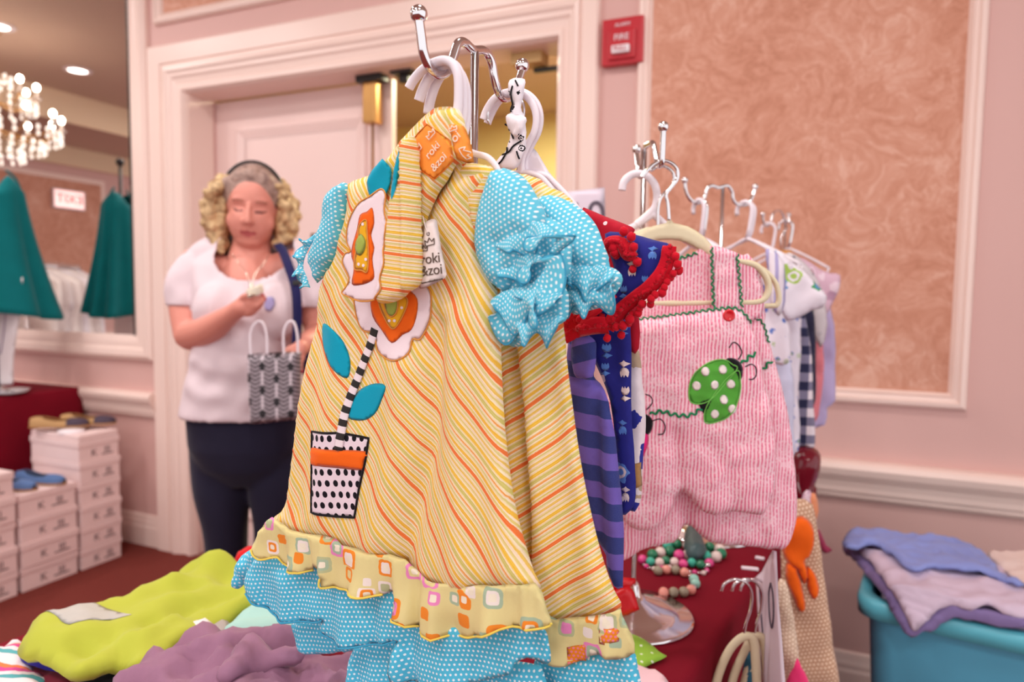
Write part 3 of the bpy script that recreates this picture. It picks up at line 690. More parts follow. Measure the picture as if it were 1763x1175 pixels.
_, _s = cloth('lower_ruffle', lw, [(505, 1070), (560, 1060), (690, 1080), (690, 1110), (605, 1120), (570, 1128), (530, 1124), (512, 1108), (504, 1085)], M_dot, t_, .006, .008, pleats(lw, (505, 1060), (690, 1080), .04, 20, .004, seed=5), .005, 2)
_, _s = cloth('lower_ruffle', lw.shift(.01), [(612, 1112), (680, 1095), (720, 1100), (735, 1200), (700, 1230), (600, 1230), (598, 1170)], M_dot, t_, .006, .01, pleats(lw, (600, 1090), (740, 1090), .08, 22, .005, seed=6), .005, 2)
_, _s = cloth('lower_ruffle', lw.shift(.012), [(715, 1120), (900, 1140), (935, 1160), (925, 1230), (720, 1230)], M_dot, t_, .006, .01, pleats(lw, (715, 1100), (940, 1120), .08, 18, .006, seed=7), .005, 2)
# sleeves: puffed cap and free-standing frills
def curl(name, fr, path, width, o0, amp, waves, mat, parent, seed=0, up=None, taper=.5, depth=.012):
    """a frill: a long strip standing off the sleeve, its free edge waving to and fro"""
    pts = catmull([fr.uv(*p) for p in path], 10); n = len(pts); V, Fc, UV = [], [], []; L = 0; M = 5
    ex = [fr.uv(*p) for p in path]; wv = np.array(up if up is not None else (0, -1), float)
    for i, p in enumerate(pts):
        if i: L += math.hypot(p[0]-pts[i-1][0], p[1]-pts[i-1][1])
        a = pts[max(0, i-1)]; b = pts[min(n-1, i+1)]; t = np.array(b)-np.array(a); t /= np.linalg.norm(t)+1e-9; nn = np.array([t[1], -t[0]])
        if nn @ wv < 0: nn = -nn
        e = min(1, 4*min(i, n-1-i)/n+.25)
        for j in range(M+1):
            k = j/M; w_ = width*k*e; ph = 2*math.pi*waves*i/n + seed
            q = np.array(p)+nn*w_*(1+.25*math.sin(ph*1.7))+t*amp*.8*k*math.sin(ph+1.2)
            V.append(fr.pt(q[0], q[1], o0+depth*math.sin(k*2.2)+amp*(k**.8)*math.sin(ph))); UV.append((L*1.6, w_))
    for i in range(n-1):
        for j in range(M): Fc.append((i*(M+1)+j, (i+1)*(M+1)+j, (i+1)*(M+1)+j+1, i*(M+1)+j+1))
    o = from_arrays(name, V, Fc, mat, parent, UV); m = o.modifiers.new('s', 'SOLIDIFY'); m.thickness = .0014; m.offset = 0
    m2 = o.modifiers.new('b', 'SUBSURF'); m2.levels = 1; bake(o)
    tube('serged_edge', V[M::M+1], .0010, fabric('blue_serged_edge', (74, 176, 206)), o, 5)
    return o
sl = F1.shift(.004)
_, sls = cloth('sleeve', sl, [(858, 292), (880, 293), (903, 306), (918, 330), (930, 352), (938, 378), (934, 400), (918, 425), (905, 460), (892, 488), (878, 502), (864, 502), (845, 482), (828, 448), (824, 415), (828, 375), (842, 325)], M_dot2, t_, .024, .030, addf(wob(22, .0016, 9), seg_fold(sl, [([(862, 300), (850, 360), (845, 440)], .006, .003), ([(872, 420), (882, 480)], .006, -.005), ([(905, 400), (880, 430)], .005, -.004)])), .0045, 2)
cloth('sleeve_lining', sl.shift(-.012), [(890, 385), (925, 372), (960, 382), (982, 410), (985, 450), (972, 480), (930, 490), (895, 470), (880, 430)], M_dot2, t_, .008, .012, wob(36, .003, 17), .005, 3)
curl('sleeve_frill', sl, [(868, 424), (885, 408), (908, 394), (938, 384), (962, 396), (970, 414), (960, 436)], .020, .013, .0045, 1.7, M_dot2, t_, .4, (0, -1), depth=.005)
curl('sleeve_frill', sl, [(872, 470), (890, 448), (915, 438), (940, 440), (950, 462), (930, 486), (900, 500)], .020, .012, .005, 2.1, M_dot2, t_, 2.0, (.4, -1), depth=.004)
curl('sleeve_frill', sl, [(862, 512), (880, 500), (910, 492), (940, 484), (962, 490), (980, 508)], .030, .009, .006, 2.0, M_dot2, t_, 1.2, (0, -1), depth=.012)
curl('sleeve_frill', sl, [(864, 538), (882, 540), (908, 536), (938, 536), (962, 540), (978, 548)], .022, .004, .005, 1.8, M_dot2, t_, 3, (.1, -1))
_, _s = cloth('sleeve_band', sl.shift(-.006), [(864, 495), (892, 480), (930, 440), (955, 445), (972, 480), (980, 520), (975, 552), (950, 562), (915, 566), (905, 592), (884, 598), (874, 588), (880, 565), (864, 560)], M_dot2, t_, .010, .012, wob(40, .004, 12), .004, 3)
_, _s = cloth('sleeve', sl, [(597, 316), (580, 320), (567, 334), (560, 362), (556, 388), (547, 412), (536, 438), (534, 455), (542, 470), (548, 488), (561, 470), (578, 446), (590, 415), (595, 370)], M_dot2, t_, .012, .014, wob(30, .0015, 21), .004, 2)
curl('sleeve_frill', sl, [(550, 410), (538, 428), (530, 446), (528, 462), (534, 478), (540, 496)], .009, .004, .004, 4, M_dot2, t_, 4, (-1, -.2), depth=.004)
# appliques
def ap(name, poly, mat, parent, fr, surf, th=.0006, o=.0004, smooth=3, edge=None, g=.0035, R=.003, uvf=None, ew=.0007):
    ob, sf = cloth(name, fr, poly, mat, parent, th, R, None, g, smooth, uvf, base=surf, off=o)
    if edge:
        P = catmull([fr.uv(*p) for p in poly], 5, True) if smooth > 1 else [np.array(fr.uv(*p)) for p in poly]
        if smooth <= 1:
            Q = []
            for i in range(len(P)):
                for k in range(6): Q.append(P[i]+(P[(i+1) % len(P)]-P[i])*k/6)
            P = Q
        pts = [fr.pt(p[0], p[1], float(sf(*(np.array(p)*1.0))[0]) + .0003) for p in P]
        tube('stitched_edge', pts, ew, edge, ob, 5, closed=True)
    return ob, sf
ap('leaf_applique', [(562, 558), (584, 563), (602, 580), (612, 605), (615, 630), (610, 650), (592, 636), (576, 612), (564, 588)], M_teal_ap, t_, F1, s1f)
ap('leaf_applique', [(677, 663), (655, 659), (632, 668), (618, 686), (611, 716), (636, 722), (656, 710), (668, 688)], M_teal_ap, t_, F1, s1f)
ap('leaf_applique', [(664, 275), (648, 290), (645, 318), (652, 350), (664, 352), (680, 330), (686, 300), (678, 284)], M_teal_ap, t_, F1.shift(.004), s1f)
_, pots = ap('pot_applique', [(550, 740), (600, 742), (646, 752), (641, 790), (630, 840), (622, 887), (590, 885), (553, 877), (552, 810)], M_pot, t_, F1, s1f, smooth=1, edge=M_blk, ew=.0012)
ap('pot_band', [(549, 767), (575, 768), (600, 771), (643, 774), (640, 790), (636, 806), (600, 802), (570, 797), (549, 796), (550, 781)], M_or, t_, F1, pots, .002, smooth=2)
stem = [(656, 566), (649, 590), (639, 616), (627, 650), (616, 682), (608, 712), (603, 745), (600, 770)]
def ribbon(name, fr, surf, path, hw, mat, parent, o=.001, n=6, uvscale=1.0):
    P = catmull([fr.uv(*p) for p in path], n); V, Fc, UV = [], [], []; L = 0
    for i, p in enumerate(P):
        a, b = P[max(0, i-1)], P[min(len(P)-1, i+1)]; t = (b-a)/(np.linalg.norm(b-a)+1e-9); nn = np.array([-t[1], t[0]])
        if i: L += np.linalg.norm(P[i]-P[i-1])
        for k in (-1, -.7, 0, .7, 1):
            q = p+nn*hw*k; V.append(fr.pt(q[0], q[1], float(surf(q[0], q[1])[0])+o*(1.3-.8*k*k))); UV.append((k*hw, L*uvscale))
    for i in range(len(P)-1):
        for j in range(4): Fc.append((i*5+j, i*5+j+1, (i+1)*5+j+1, (i+1)*5+j))
    ob = from_arrays(name, V, Fc, mat, parent, UV); m = ob.modifiers.new('s', 'SOLIDIFY'); m.thickness = .0008; m.offset = 0; return bake(ob)
ribbon('stem_applique', F1, pots, stem, .0042, M_bw, t_, .0016)
FL = [(623, 515), (626, 548), (634, 568), (650, 573), (656, 582), (660, 604), (678, 617), (698, 619), (716, 607), (722, 584), (735, 583), (747, 556), (754, 522), (750, 498), (735, 490), (716, 492), (700, 478), (680, 474), (660, 480), (644, 484), (630, 494)]
_, fs = ap('flower_petals', FL, M_wfelt, t_, F1, s1f, .0008, edge=M_orange_stitch)
_, fs = ap('flower_ring', [(650, 515), (653, 545), (668, 568), (686, 590), (705, 576), (721, 567), (730, 542), (731, 515), (716, 500), (695, 494), (670, 496), (655, 503)], M_or, t_, F1, fs, .0006)
_, fs = ap('flower_ring', [(665, 518), (674, 545), (689, 566), (704, 550), (716, 520), (706, 508), (690, 504), (672, 508)], M_yel, t_, F1, fs, .0005, edge=M_orange_stitch)
for cx_, cy_ in ((672, 512), (700, 512), (706, 530), (684, 552), (693, 552)): ap('white_dot', [(cx_+2.6*math.cos(a), cy_+2.6*math.sin(a)) for a in np.linspace(0, 2*math.pi, 9)[:-1]], M_wfelt, t_, F1, fs, .0003, .0003, 1, g=.002)
_, fs = ap('flower_centre', [(676, 520), (680, 538), (688, 545), (697, 538), (700, 520), (692, 508), (682, 509)], M_grn, t_, F1, fs, .0005, edge=M_orange_stitch)
settle(t_)
# ------------------------------------------------------------------ folded band with second flower, labels, hang tag
FB = F1.shift(.030)
t_ = thing('striped_blouse', 'folded yellow striped matching blouse with flower, draped over the front dress neckline', 'blouse', (0, 0, 0))
fbf = addf(seg_fold(FB, [([(703, 255), (708, 380), (706, 500)], .0035, .006), ([(715, 250), (720, 380), (718, 490)], .0022, -.0035), ([(696, 262), (697, 380), (695, 500)], .002, -.003)]))
_, fbs = cloth('folded_body', FB, [(694, 246), (704, 236), (716, 240), (721, 300), (723, 380), (725, 450), (724, 484), (714, 499), (698, 511), (680, 520), (662, 523), (648, 517), (652, 490), (662, 440), (668, 380), (676, 320), (684, 280)], M_y3, t_, .007, .009, fbf, .004, 3)
_, nkb = cloth('neck_fold', F1.shift(.014), [(716, 238), (728, 212), (748, 194), (770, 186), (791, 190), (801, 216), (812, 262), (800, 282), (786, 284), (772, 308), (755, 334), (738, 372), (727, 402), (722, 380), (718, 320), (714, 280)], M_y1, t_, .009, .012, seg_fold(F1, [([(787, 200), (795, 240), (800, 275)], .003, -.004)]), .005, 3)
U2 = [(674, 347), (694, 334), (702, 344), (700, 370), (706, 400), (700, 425), (706, 455), (699, 480), (701, 500), (684, 516), (664, 519), (652, 517), (640, 512), (628, 505), (636, 494), (640, 480), (629, 456), (634, 440), (643, 436), (636, 418), (640, 386), (656, 358)]
UF = F1.shift(.001)
bs = lambda u, v: np.maximum(fbs(u, v)*1.0+.030-.001, nkb(u, v)*0+.030)
_, fs = ap('flower_petals', U2, M_wfelt, t_, UF, bs, .0008, edge=M_orange_stitch)
_, fs = ap('flower_ring', [(681, 365), (672, 371), (660, 377), (655, 400), (645, 437), (650, 462), (646, 490), (660, 492), (676, 487), (684, 478), (681, 450), (684, 430), (679, 410), (684, 390)], M_or, t_, UF, fs, .0006)
_, fs = ap('flower_ring', [(672, 385), (660, 396), (659, 420), (653, 448), (653, 466), (664, 468), (674, 470), (676, 440), (674, 405)], M_yel, t_, UF, fs, .0005, edge=M_orange_stitch)
for cx_, cy_ in ((667, 392), (668, 460), (672, 450), (660, 458)): ap('white_dot', [(cx_+2.4*math.cos(a), cy_+2.8*math.sin(a)) for a in np.linspace(0, 2*math.pi, 9)[:-1]], M_wfelt, t_, UF, fs, .0003, .0003, 1, g=.002)
_, fs = ap('flower_centre', [(664, 408), (655, 420), (654, 436), (662, 444), (670, 436), (672, 420)], M_grn, t_, UF, fs, .0010)
ap('leaf_applique', [(700, 240), (690, 262), (684, 290), (682, 318), (682, 345), (690, 330), (695, 300), (699, 270)], M_teal_ap, t_, F1.shift(.03), fbs)
NB = F1.shift(.014)
_, l1 = ap('woven_label', [(747, 218), (768, 233), (785, 247), (787, 278), (772, 297), (758, 312), (735, 297), (714, 280), (715, 262), (716, 248), (732, 232)], M_lab, t_, NB, nkb, .0003, smooth=1, edge=fabric('label_stitch', (232, 130, 40)), ew=.0004)
_, l2 = ap('woven_label', [(783, 218), (801, 218), (812, 248), (817, 280), (806, 282), (794, 277), (789, 246)], M_lab, t_, NB, nkb, .0003, smooth=1)
text('label_lettering', 'roki', NB, 758, 263, .0098, 41, M_lt, t_, l1, .0012)
text('label_lettering', '&zoi', NB, 768, 283, .0098, 41, M_lt, t_, l1, .0012)
text('label_lettering', 'oi', NB, 796, 240, .011, 41, M_lt, t_, l2, .0012)
def crown(fr, surf, cx, cy, s, ang, mat, parent, o=.0016, th=.0005):
    P = [(-1, -.6), (-1.1, .5), (-.5, 0), (0, .8), (.5, 0), (1.1, .5), (1, -.6), (-1, -.6)]; u0, v0 = fr.uv(cx, cy); a = math.radians(ang); pts = []
    for i in range(len(P)-1):
        for k in range(4):
            x = P[i][0]+(P[i+1][0]-P[i][0])*k/4; y = P[i][1]+(P[i+1][1]-P[i][1])*k/4; X = (x*math.cos(a)-y*math.sin(a))*s; Y = (x*math.sin(a)+y*math.cos(a))*s
            pts.append(fr.pt(u0+X, v0+Y, float(surf(u0+X, v0+Y)[0])+o))
    return tube('crown_emblem', pts, th, mat, parent, 5, closed=True)
crown(NB, l1, 731, 262, .0046, 41, M_lt, t_); crown(NB, l1, 755, 236, .0040, 41, M_lt, t_)
crown(NB, l2, 791, 226, .0030, 20, M_lt, t_); crown(NB, l2, 808, 266, .0040, -70, M_lt, t_)
settle(t_)
t_ = thing('hang_tag', 'white rounded card tag hanging on the yellow striped blouse', 'tag', (0, 0, 0))
FT = F1.shift(.024)
tgp = [(731, 384), (739, 379), (747, 377), (752, 381), (754, 390), (760, 430), (768, 466), (768, 475), (763, 481), (745, 490), (729, 497), (722, 496), (720, 480), (724, 430), (727, 393)]
_, tgs = cloth('card', FT, tgp, M_card, t_, .0006, .001, lambda u, v: 0*u, .006, 2)
text('tag_lettering', 'roki', FT, 742, 446, .0125, 6, M_ink, t_, tgs, .0004); text('tag_lettering', '&zoi', FT, 744, 466, .0125, 6, M_ink, t_, tgs, .0004)
text('tag_lettering', 'www.rokiandzoi.com', FT, 745, 484, .0026, 10, M_ink, t_, tgs, .0004)
crown(FT, tgs, 741, 417, .0045, 10, M_ink, t_, .0006, .0004); crown(FT, tgs, 731, 428, .0035, 0, M_ink, t_, .0006, .0004)
tube('eyelet', [FT.pt(FT.uv(738, 403)[0]+.0014*math.cos(a), FT.uv(738, 403)[1]+.0014*math.sin(a), .0008) for a in np.linspace(0, 2*math.pi, 10)[:-1]], .0004, M_ink, t_, 5, closed=True)
tube('tag_string', px_path(FT, None, [(738, 402), (733, 388), (729, 372)], .0010, 6), .0005, M_card, t_, 5); settle(t_)
# ------------------------------------------------------------------ yellow dress 2 behind
H1b = H1+AXV*.040; F2 = vframe(H1b.x, H1b.y, DD)
t_ = thing('striped_dress', 'second yellow striped dress hanging behind with blue puffed sleeve and narrow hem', 'dress', (0, 0, 0), 'yellow striped dresses')
D2 = [(905, 300), (945, 322), (985, 345), (985, 420), (970, 500), (970, 566), (978, 610), (985, 660), (995, 730), (1008, 810), (1022, 880), (1040, 950), (1062, 1020), (1070, 1046), (1042, 1062), (1005, 1067), (960, 1068), (900, 1040), (840, 1030), (800, 900), (780, 700), (780, 480), (800, 320)]
f2 = addf(seg_fold(F2, [([(884, 560), (900, 700), (912, 860), (912, 1010)], .005, -.018), ([(897, 600), (925, 800), (935, 1040)], .012, .006), ([(975, 620), (1010, 830), (1040, 1000)], .014, .006), ([(955, 600), (975, 850), (990, 1050)], .013, -.005), ([(872, 600), (885, 800), (905, 1000)], .006, .003)]), wob(7, .001, 5))
def uv2(u, v):
    u0 = F2.uv(905, 900)[0]; k = np.where(u < u0+.001, -1.0, 1.0); return (u-u0)+.004*np.sin(v*21), v
_, s2f = cloth('bodice', F2, D2, M_y2, t_, .008, .026, f2, .006, 2, uv2)
HR2 = [(935, 1052), (960, 1066), (1005, 1064), (1040, 1059), (1069, 1048), (1077, 1075), (1092, 1110), (1093, 1126), (1078, 1137), (1060, 1138), (1046, 1131), (1032, 1127), (1015, 1132), (1002, 1142), (976, 1148), (948, 1142), (935, 1100)]
_, h2f = cloth('print_ruffle', F2.shift(.011), HR2, M_print, t_, .0012, .003, pleats(F2, (935, 1060), (1069, 1048), .045, 22, .0055, .0022, 290, 4), .004, 1)
for cx, cy, w_, h_ in ((992, 1140-8, 15, 20), (1049, 1097, 17, 17)):
    ap('printed_square', [(cx-w_, cy-h_+2), (cx+w_, cy-h_), (cx+w_, cy+h_*.5), (cx-w_+1, cy+h_*.6)], dots('orange_dotted_patch', (240, 140, 36), (236, 130, 150), .0035, .3, crepe=.1), t_, F2.shift(.011), h2f, .0003, .0001, 1)
cloth('dotted_ruffle', F2.shift(-.003), [(925, 1120), (950, 1135), (1000, 1130), (1046, 1120), (1088, 1115), (1098, 1150), (1106, 1190), (1106, 1240), (920, 1240)], M_dot, t_, .006, .01, pleats(F2, (930, 1110), (1090, 1110), .08, 18, .005, seed=3), .005, 2)
s2 = F2.shift(.002)
cloth('sleeve', s2, [(928, 345), (946, 335), (975, 344), (1003, 362), (1026, 388), (1040, 418), (1048, 448), (1046, 468), (1020, 475), (985, 470), (962, 440), (945, 405), (932, 375)], M_dot2, t_, .022, .028, addf(wob(20, .0016, 31), seg_fold(s2, [([(940, 380), (965, 410), (975, 440)], .005, -.004)])), .0045, 3)
curl('sleeve_frill', s2, [(966, 474), (980, 456), (1002, 446), (1022, 456), (1040, 458), (1058, 460), (1070, 472)], .024, .013, .006, 2.2, M_dot2, t_, .2, (0, -1), depth=.006)
curl('sleeve_frill', s2, [(962, 500), (985, 492), (1010, 492), (1036, 488), (1056, 484), (1070, 480)], .022, .009, .0055, 2.2, M_dot2, t_, 2, (.1, -1))
cloth('sleeve_band', s2.shift(-.004), [(960, 440), (985, 455), (1020, 462), (1050, 460), (1072, 474), (1066, 500), (1042, 526), (1012, 536), (986, 542), (975, 520), (965, 480)], M_dot2, t_, .010, .012, wob(36, .004, 14), .004, 3)
settle(t_)
# ------------------------------------------------------------------ cow-print ribbon on the rear hook
t_ = thing('knotted_ribbon', 'white headband ribbon with black marks tied over the rear hook', 'ribbon', (0, 0, 0))
FK = vframe(H2.x, H2.y, DD).shift(.012)
M_cow = prints('white_black_print', (244, 236, 244), ['1C181E', 'F4ECF4', '1C181E', 'F4ECF4', 'F4ECF4'], .011, 8.1, .26, True)
_, ks = cloth('tied_end', FK, [(877, 137), (903, 136), (902, 160), (897, 185), (903, 205), (906, 240), (898, 275), (885, 292), (862, 292), (852, 282), (868, 262), (878, 240), (876, 205), (882, 180), (876, 160)], M_cow, t_, .003, .005, wob(50, .002, 2), .004, 3)
cloth('tied_loop', FK.shift(.006), [(870, 200), (885, 196), (905, 202), (902, 222), (890, 236), (876, 225)], M_cow, t_, .004, .006, wob(70, .002, 3), .003, 3)
for pp in ([(886, 150), (882, 175), (884, 195)], [(868, 268), (880, 262), (890, 250), (900, 244)], [(872, 215), (880, 222), (886, 240)], [(890, 205), (900, 212), (898, 228)], [(860, 285), (872, 272), (876, 255)], [(893, 262), (897, 275)], [(890, 140), (896, 150)]):
    tube('printed_mark', px_path(FK, ks, pp, .0012, 5), .0009, M_blk, t_, 5)
settle(t_)
# ------------------------------------------------------------------ clothes on the rear hook of the first rack
FN = vframe(H2.x, H2.y, DD)
M_pur = stripes('blue_purple_stripe', .13, 1.0, .031, [(0, '6A55B4'), (.5, '20307E')], warp=.004, bump=0)
M_pur2 = stripes('blue_purple_stripe_slanted', -.30, 1.0, .031, [(0, '6A55B4'), (.5, '20307E')], warp=.004, bump=0)
M_navy = prints('navy_flower_print', (38, 40, 128), ['DCC8CC', '5A82C8', 'DCC8CC', '5A82C8', '26287E', '26287E'], .030, 1.1, .24, True)
M_reddot = dots('red_dotted_cotton', (186, 22, 46), (240, 220, 225), .022, .09, rot=.3, crepe=.1)
M_cat = prints('white_cat_print', (226, 214, 220), ['2C3290', 'E2D6DC', '2C3290', 'B8A088'], .03, 5.5, .40, True)
M_pom = fabric('red_yarn', (200, 16, 38), .25, bs=600, bump=.8); M_tan = fabric('tan_jute', (176, 132, 84), .2)
fa = FN.shift(.004)
t_ = thing('striped_leggings', 'blue and purple striped ruffled pants hanging beside the yellow dress', 'pants', (0, 0, 0))
PL = [(978, 580), (1000, 574), (1022, 585), (1026, 600), (1022, 640), (1020, 655), (1040, 672), (1056, 720), (1066, 800), (1074, 900), (1073, 1000), (1070, 1013), (1056, 1010), (1040, 960), (1010, 880), (990, 760), (978, 660)]
pf = addf(seg_fold(fa, [([(1030, 660), (1034, 780), (1040, 960)], .005, -.006), ([(1050, 720), (1062, 900)], .010, .004), ([(985, 650), (1022, 655)], .004, -.007)]), wob(18, .0015, 6))
_, ps = cloth('leg', fa, PL, M_pur, t_, .008, .012, pf, .006, 2)
cloth('ruffled_waist', fa.shift(.010), [(984, 582), (1004, 574), (1024, 586), (1026, 606), (1021, 650), (1004, 652), (988, 644)], M_pur2, t_, .005, .008, wob(30, .002, 7), .005, 3); settle(t_)
fb = FN.shift(-.008)
t_ = thing('navy_floral_top', 'navy floral top with red pompom trim sleeves behind blue sleeves', 'top', (0, 0, 0))
NB_ = [(1020, 545), (1060, 560), (1085, 550), (1086, 640), (1088, 740), (1094, 830), (1093, 865), (1085, 880), (1070, 887), (1064, 850), (1058, 760), (1050, 690), (1035, 650), (1015, 600)]
_, nbs = cloth('body', fb, NB_, M_navy, t_, .006, .01, addf(wob(14, .002, 9), seg_fold(fb, [([(1060, 600), (1075, 860)], .008, -.005)])), .006, 2)
NS = [(1042, 403), (1065, 400), (1090, 403), (1128, 414), (1158, 424), (1153, 455), (1140, 485), (1115, 508), (1090, 528), (1066, 550), (1045, 568), (1020, 572), (1000, 575), (1010, 545), (1040, 520), (1060, 480), (1052, 440)]
fc = FN.shift(.012)
_, nss = cloth('sleeve', fc, NS, M_navy, t_, .014, .022, wob(18, .003, 10), .005, 2)
bands = [[(1157, 425), (1154, 450), (1143, 475), (1125, 496), (1103, 512), (1082, 528), (1066, 545), (1052, 566)], [(1052, 434), (1064, 420), (1082, 422), (1092, 440), (1108, 440)], [(980, 560), (992, 548), (1012, 538), (1035, 528), (1050, 512), (1064, 500)], [(975, 578), (1000, 566), (1030, 560), (1052, 560)]]
rp = random.Random(4); pom_me = None
for bi, bd in enumerate(bands):
    for jj in range(2): tube('crochet_loop', [p+Vector((0, 0, 0))+Vector((rp.uniform(-.0012, .0012), rp.uniform(-.001, .001), rp.uniform(-.0012, .0012))) for p in px_path(fc, nss, bd, .006+.001*jj, 14)], .0022, M_pom, t_, 6)
    ribbon('crochet_band', fc, lambda u, v: nss(u, v)+.004, bd, .0055 if bi < 2 else .008, M_pom, t_, .003)
    P = catmull([fc.uv(*p) for p in bd], 12); L = 0; last = 0; poms = []
    for i in range(1, len(P)):
        L += np.linalg.norm(P[i]-P[i-1])
        if L-last > .0040:
            last = L; t = P[i]-P[i-1]; t /= np.linalg.norm(t); nn = np.array([t[1], -t[0]]); nn = nn if (nn[0] > 0) == (bi < 2) else -nn
            if bi == 0: nn = np.array([.75, -.65])
            q = P[i]+nn*(.0065+rp.uniform(-.001, .006)); poms.append(fc.pt(q[0], q[1], float(nss(P[i][0], P[i][1])[0])+.003+rp.uniform(-.003, .004)))
    for p in poms:
        if pom_me is None:
            o = ball('pompom', (0, 0, 0), .0040, M_pom, t_, 2); pom_me = o.data
            for v in pom_me.vertices: v.co *= rp.uniform(.88, 1.1)
        else: o = link('pompom', pom_me, None, t_)
        o.location = p; o.scale = [rp.uniform(.85, 1.15)]*3
# printed flowers of the navy cotton
M_pf1 = fabric('print_cream', (226, 208, 208), .04); M_pf2 = fabric('print_sky', (88, 130, 204), .05)
def tulip(fr, sf, cx, cy, s, mat, parent, up=1):
    S = [(-.9, .2), (-.6, 1.1), (-.2, .6), (0, 1.15), (.3, .6), (.7, 1.1), (.9, .1), (.5, -.7), (-.5, -.7)]
    ap('printed_flower', [(cx+x*s, cy-up*y*s) for x, y in S], mat, parent, fr, sf, .0002, .0003, 2, g=.003)
    ap('printed_leaf', [(cx-1.1*s, cy-up*-1.6*s), (cx-.3*s, cy+up*1.9*s), (cx, cy+up*2.2*s), (cx+.3*s, cy+up*1.9*s), (cx+1.1*s, cy+up*1.5*s), (cx+.1*s, cy+up*1.0*s), (cx-.1*s, cy+up*.8*s)], mat, parent, fr, sf, .0002, .0003, 1, g=.003)
for cx, cy, s_, m_, up in ((1048, 600, 8, M_pf2, 1), (1076, 640, 9, M_pf1, -1), (1078, 674, 8, M_pf1, 1), (1073, 740, 8, M_pf2, -1), (1078, 855, 8, M_pf1, -1), (1045, 632, 7, M_pf2, 1), (1078, 565, 6, M_pf2, 1)):
    tulip(fb, nbs, cx, cy, s_, m_, t_, up)
for cx, cy, s_, m_, up in ((1070, 415, 6, M_pf1, 1), (1100, 432, 8, M_pf2, 1), (1096, 468, 8, M_pf1, -1), (1130, 440, 7, M_pf2, -1), (1080, 500, 7, M_pf2, 1), (1118, 482, 6, M_pf2, 1)):
    tulip(fc, nss, cx, cy, s_, m_, t_, up)
settle(t_)
fd = FN.shift(-.022)
t_ = thing('red_dotted_top', 'red top with small white dots behind the navy floral sleeve', 'top', (0, 0, 0))
cloth('shoulder', fd, [(1003, 361), (1012, 360), (1040, 372), (1088, 391), (1091, 400), (1085, 420), (1095, 470), (1100, 540), (1101, 600), (1086, 606), (1070, 560), (1040, 440), (1010, 400)], M_reddot, t_, .006, .01, wob(20, .002, 2), .006, 2); settle(t_)
fe = FN.shift(-.030)
t_ = thing('cat_print_top', 'white and blue animal print top with tan patch behind the navy floral top', 'top', (0, 0, 0))
_, cs = cloth('body', fe, [(1070, 600), (1086, 603), (1101, 606), (1106, 660), (1112, 720), (1108, 780), (1105, 840), (1100, 870), (1085, 880), (1070, 800)], M_cat, t_, .005, .008, wob(20, .002, 12), .005, 2)
ap('jute_patch', [(1090, 798), (1106, 795), (1106, 836), (1092, 842)], M_tan, t_, fe, cs, .0006, smooth=1); settle(t_)
t_ = None
# ------------------------------------------------------------------ pink rompers
M_pink = seersucker('pink_seersucker', (255, 226, 234), (236, 120, 154), .0046)
M_cream = plain('cream_plastic', (226, 214, 180), .35, var=.03); M_rick = fabric('green_rickrack', (28, 130, 84), .1); M_bugg = fabric('green_cotton', (86, 166, 62), .06)
M_wdot = fabric('white_dot_print', (240, 228, 226), .03)
HR_ = hook_pt(RF2, 1139, 284)
FR = vframe(HR_.x, HR_.y, (1, -.05)); FRb = FR.shift(-.022)
def rickrack(name, fr, surf, path, amp, per, mat, parent, r=.0012, o=.001):
    P = catmull([fr.uv(*p) for p in path], 24); L = 0; pts = []
    for i in range(1, len(P)):
        t = P[i]-P[i-1]; l = np.linalg.norm(t); L += l; t = t/(l+1e-12); nn = np.array([-t[1], t[0]]); q = P[i]+nn*amp*math.sin(2*math.pi*L/per)
        pts.append(fr.pt(q[0], q[1], (float(surf(q[0], q[1])[0]) if surf else 0)+o))
    return tube(name, pts, r, mat, parent, 5)
t_ = thing('cream_hanger', 'cream plastic hanger carrying the front pink romper', 'hanger', (0, 0, 0), 'cream hangers of the rompers')
FH = FR.shift(-.006)
cloth('shoulder_piece', FH, [(1072, 425), (1096, 403), (1125, 389), (1147, 384), (1152, 374), (1160, 384), (1185, 390), (1212, 407), (1230, 428), (1252, 446), (1240, 455), (1222, 446), (1204, 432), (1180, 418), (1155, 413), (1125, 416), (1100, 428), (1075, 446), (1060, 440)], M_cream, t_, .004, .004, None, .004, 2)
tube('trouser_bar', px_path(FH, None, [(1240, 445), (1278, 451), (1303, 459), (1320, 480), (1322, 503), (1306, 519), (1260, 521), (1180, 522), (1100, 522), (1070, 520)], 0, 6), .0058, M_cream, t_, 10, .8)
tube('hook', px_path(FR, None, [(1152, 380), (1150, 352), (1147, 335), (1156, 322), (1166, 308), (1166, 292), (1156, 281), (1141, 277), (1126, 283), (1114, 294), (1104, 306)], 0, 6), .0026, M_chrome, t_, 10); settle(t_)
t_ = thing('cream_hanger', 'second cream plastic hanger just behind the front pink romper', 'hanger', (0, 0, 0), 'cream hangers of the rompers')
FH2 = FR.shift(-.03)
cloth('shoulder_piece', FH2, [(1040, 438), (1075, 410), (1100, 396), (1125, 390), (1150, 398), (1130, 412), (1100, 425), (1065, 445)], M_cream, t_, .004, .004, None, .004, 2)
tube('trouser_bar', px_path(FH2, None, [(1240, 450), (1300, 458), (1330, 480), (1340, 505), (1338, 524), (1322, 527), (1240, 528), (1180, 530)], 0, 6), .0045, M_cream, t_, 10, .8)
tube('hook', px_path(FH2, None, [(1133, 392), (1133, 360), (1138, 340), (1150, 328), (1160, 314), (1159, 298), (1148, 288), (1134, 286), (1120, 294)], 0, 6), .0024, M_chrome, t_, 10); settle(t_)
t_ = thing('white_hanger', 'white plastic hanger with open hook beside the cream hangers', 'hanger', (0, 0, 0))
FH3 = FR.shift(-.045)
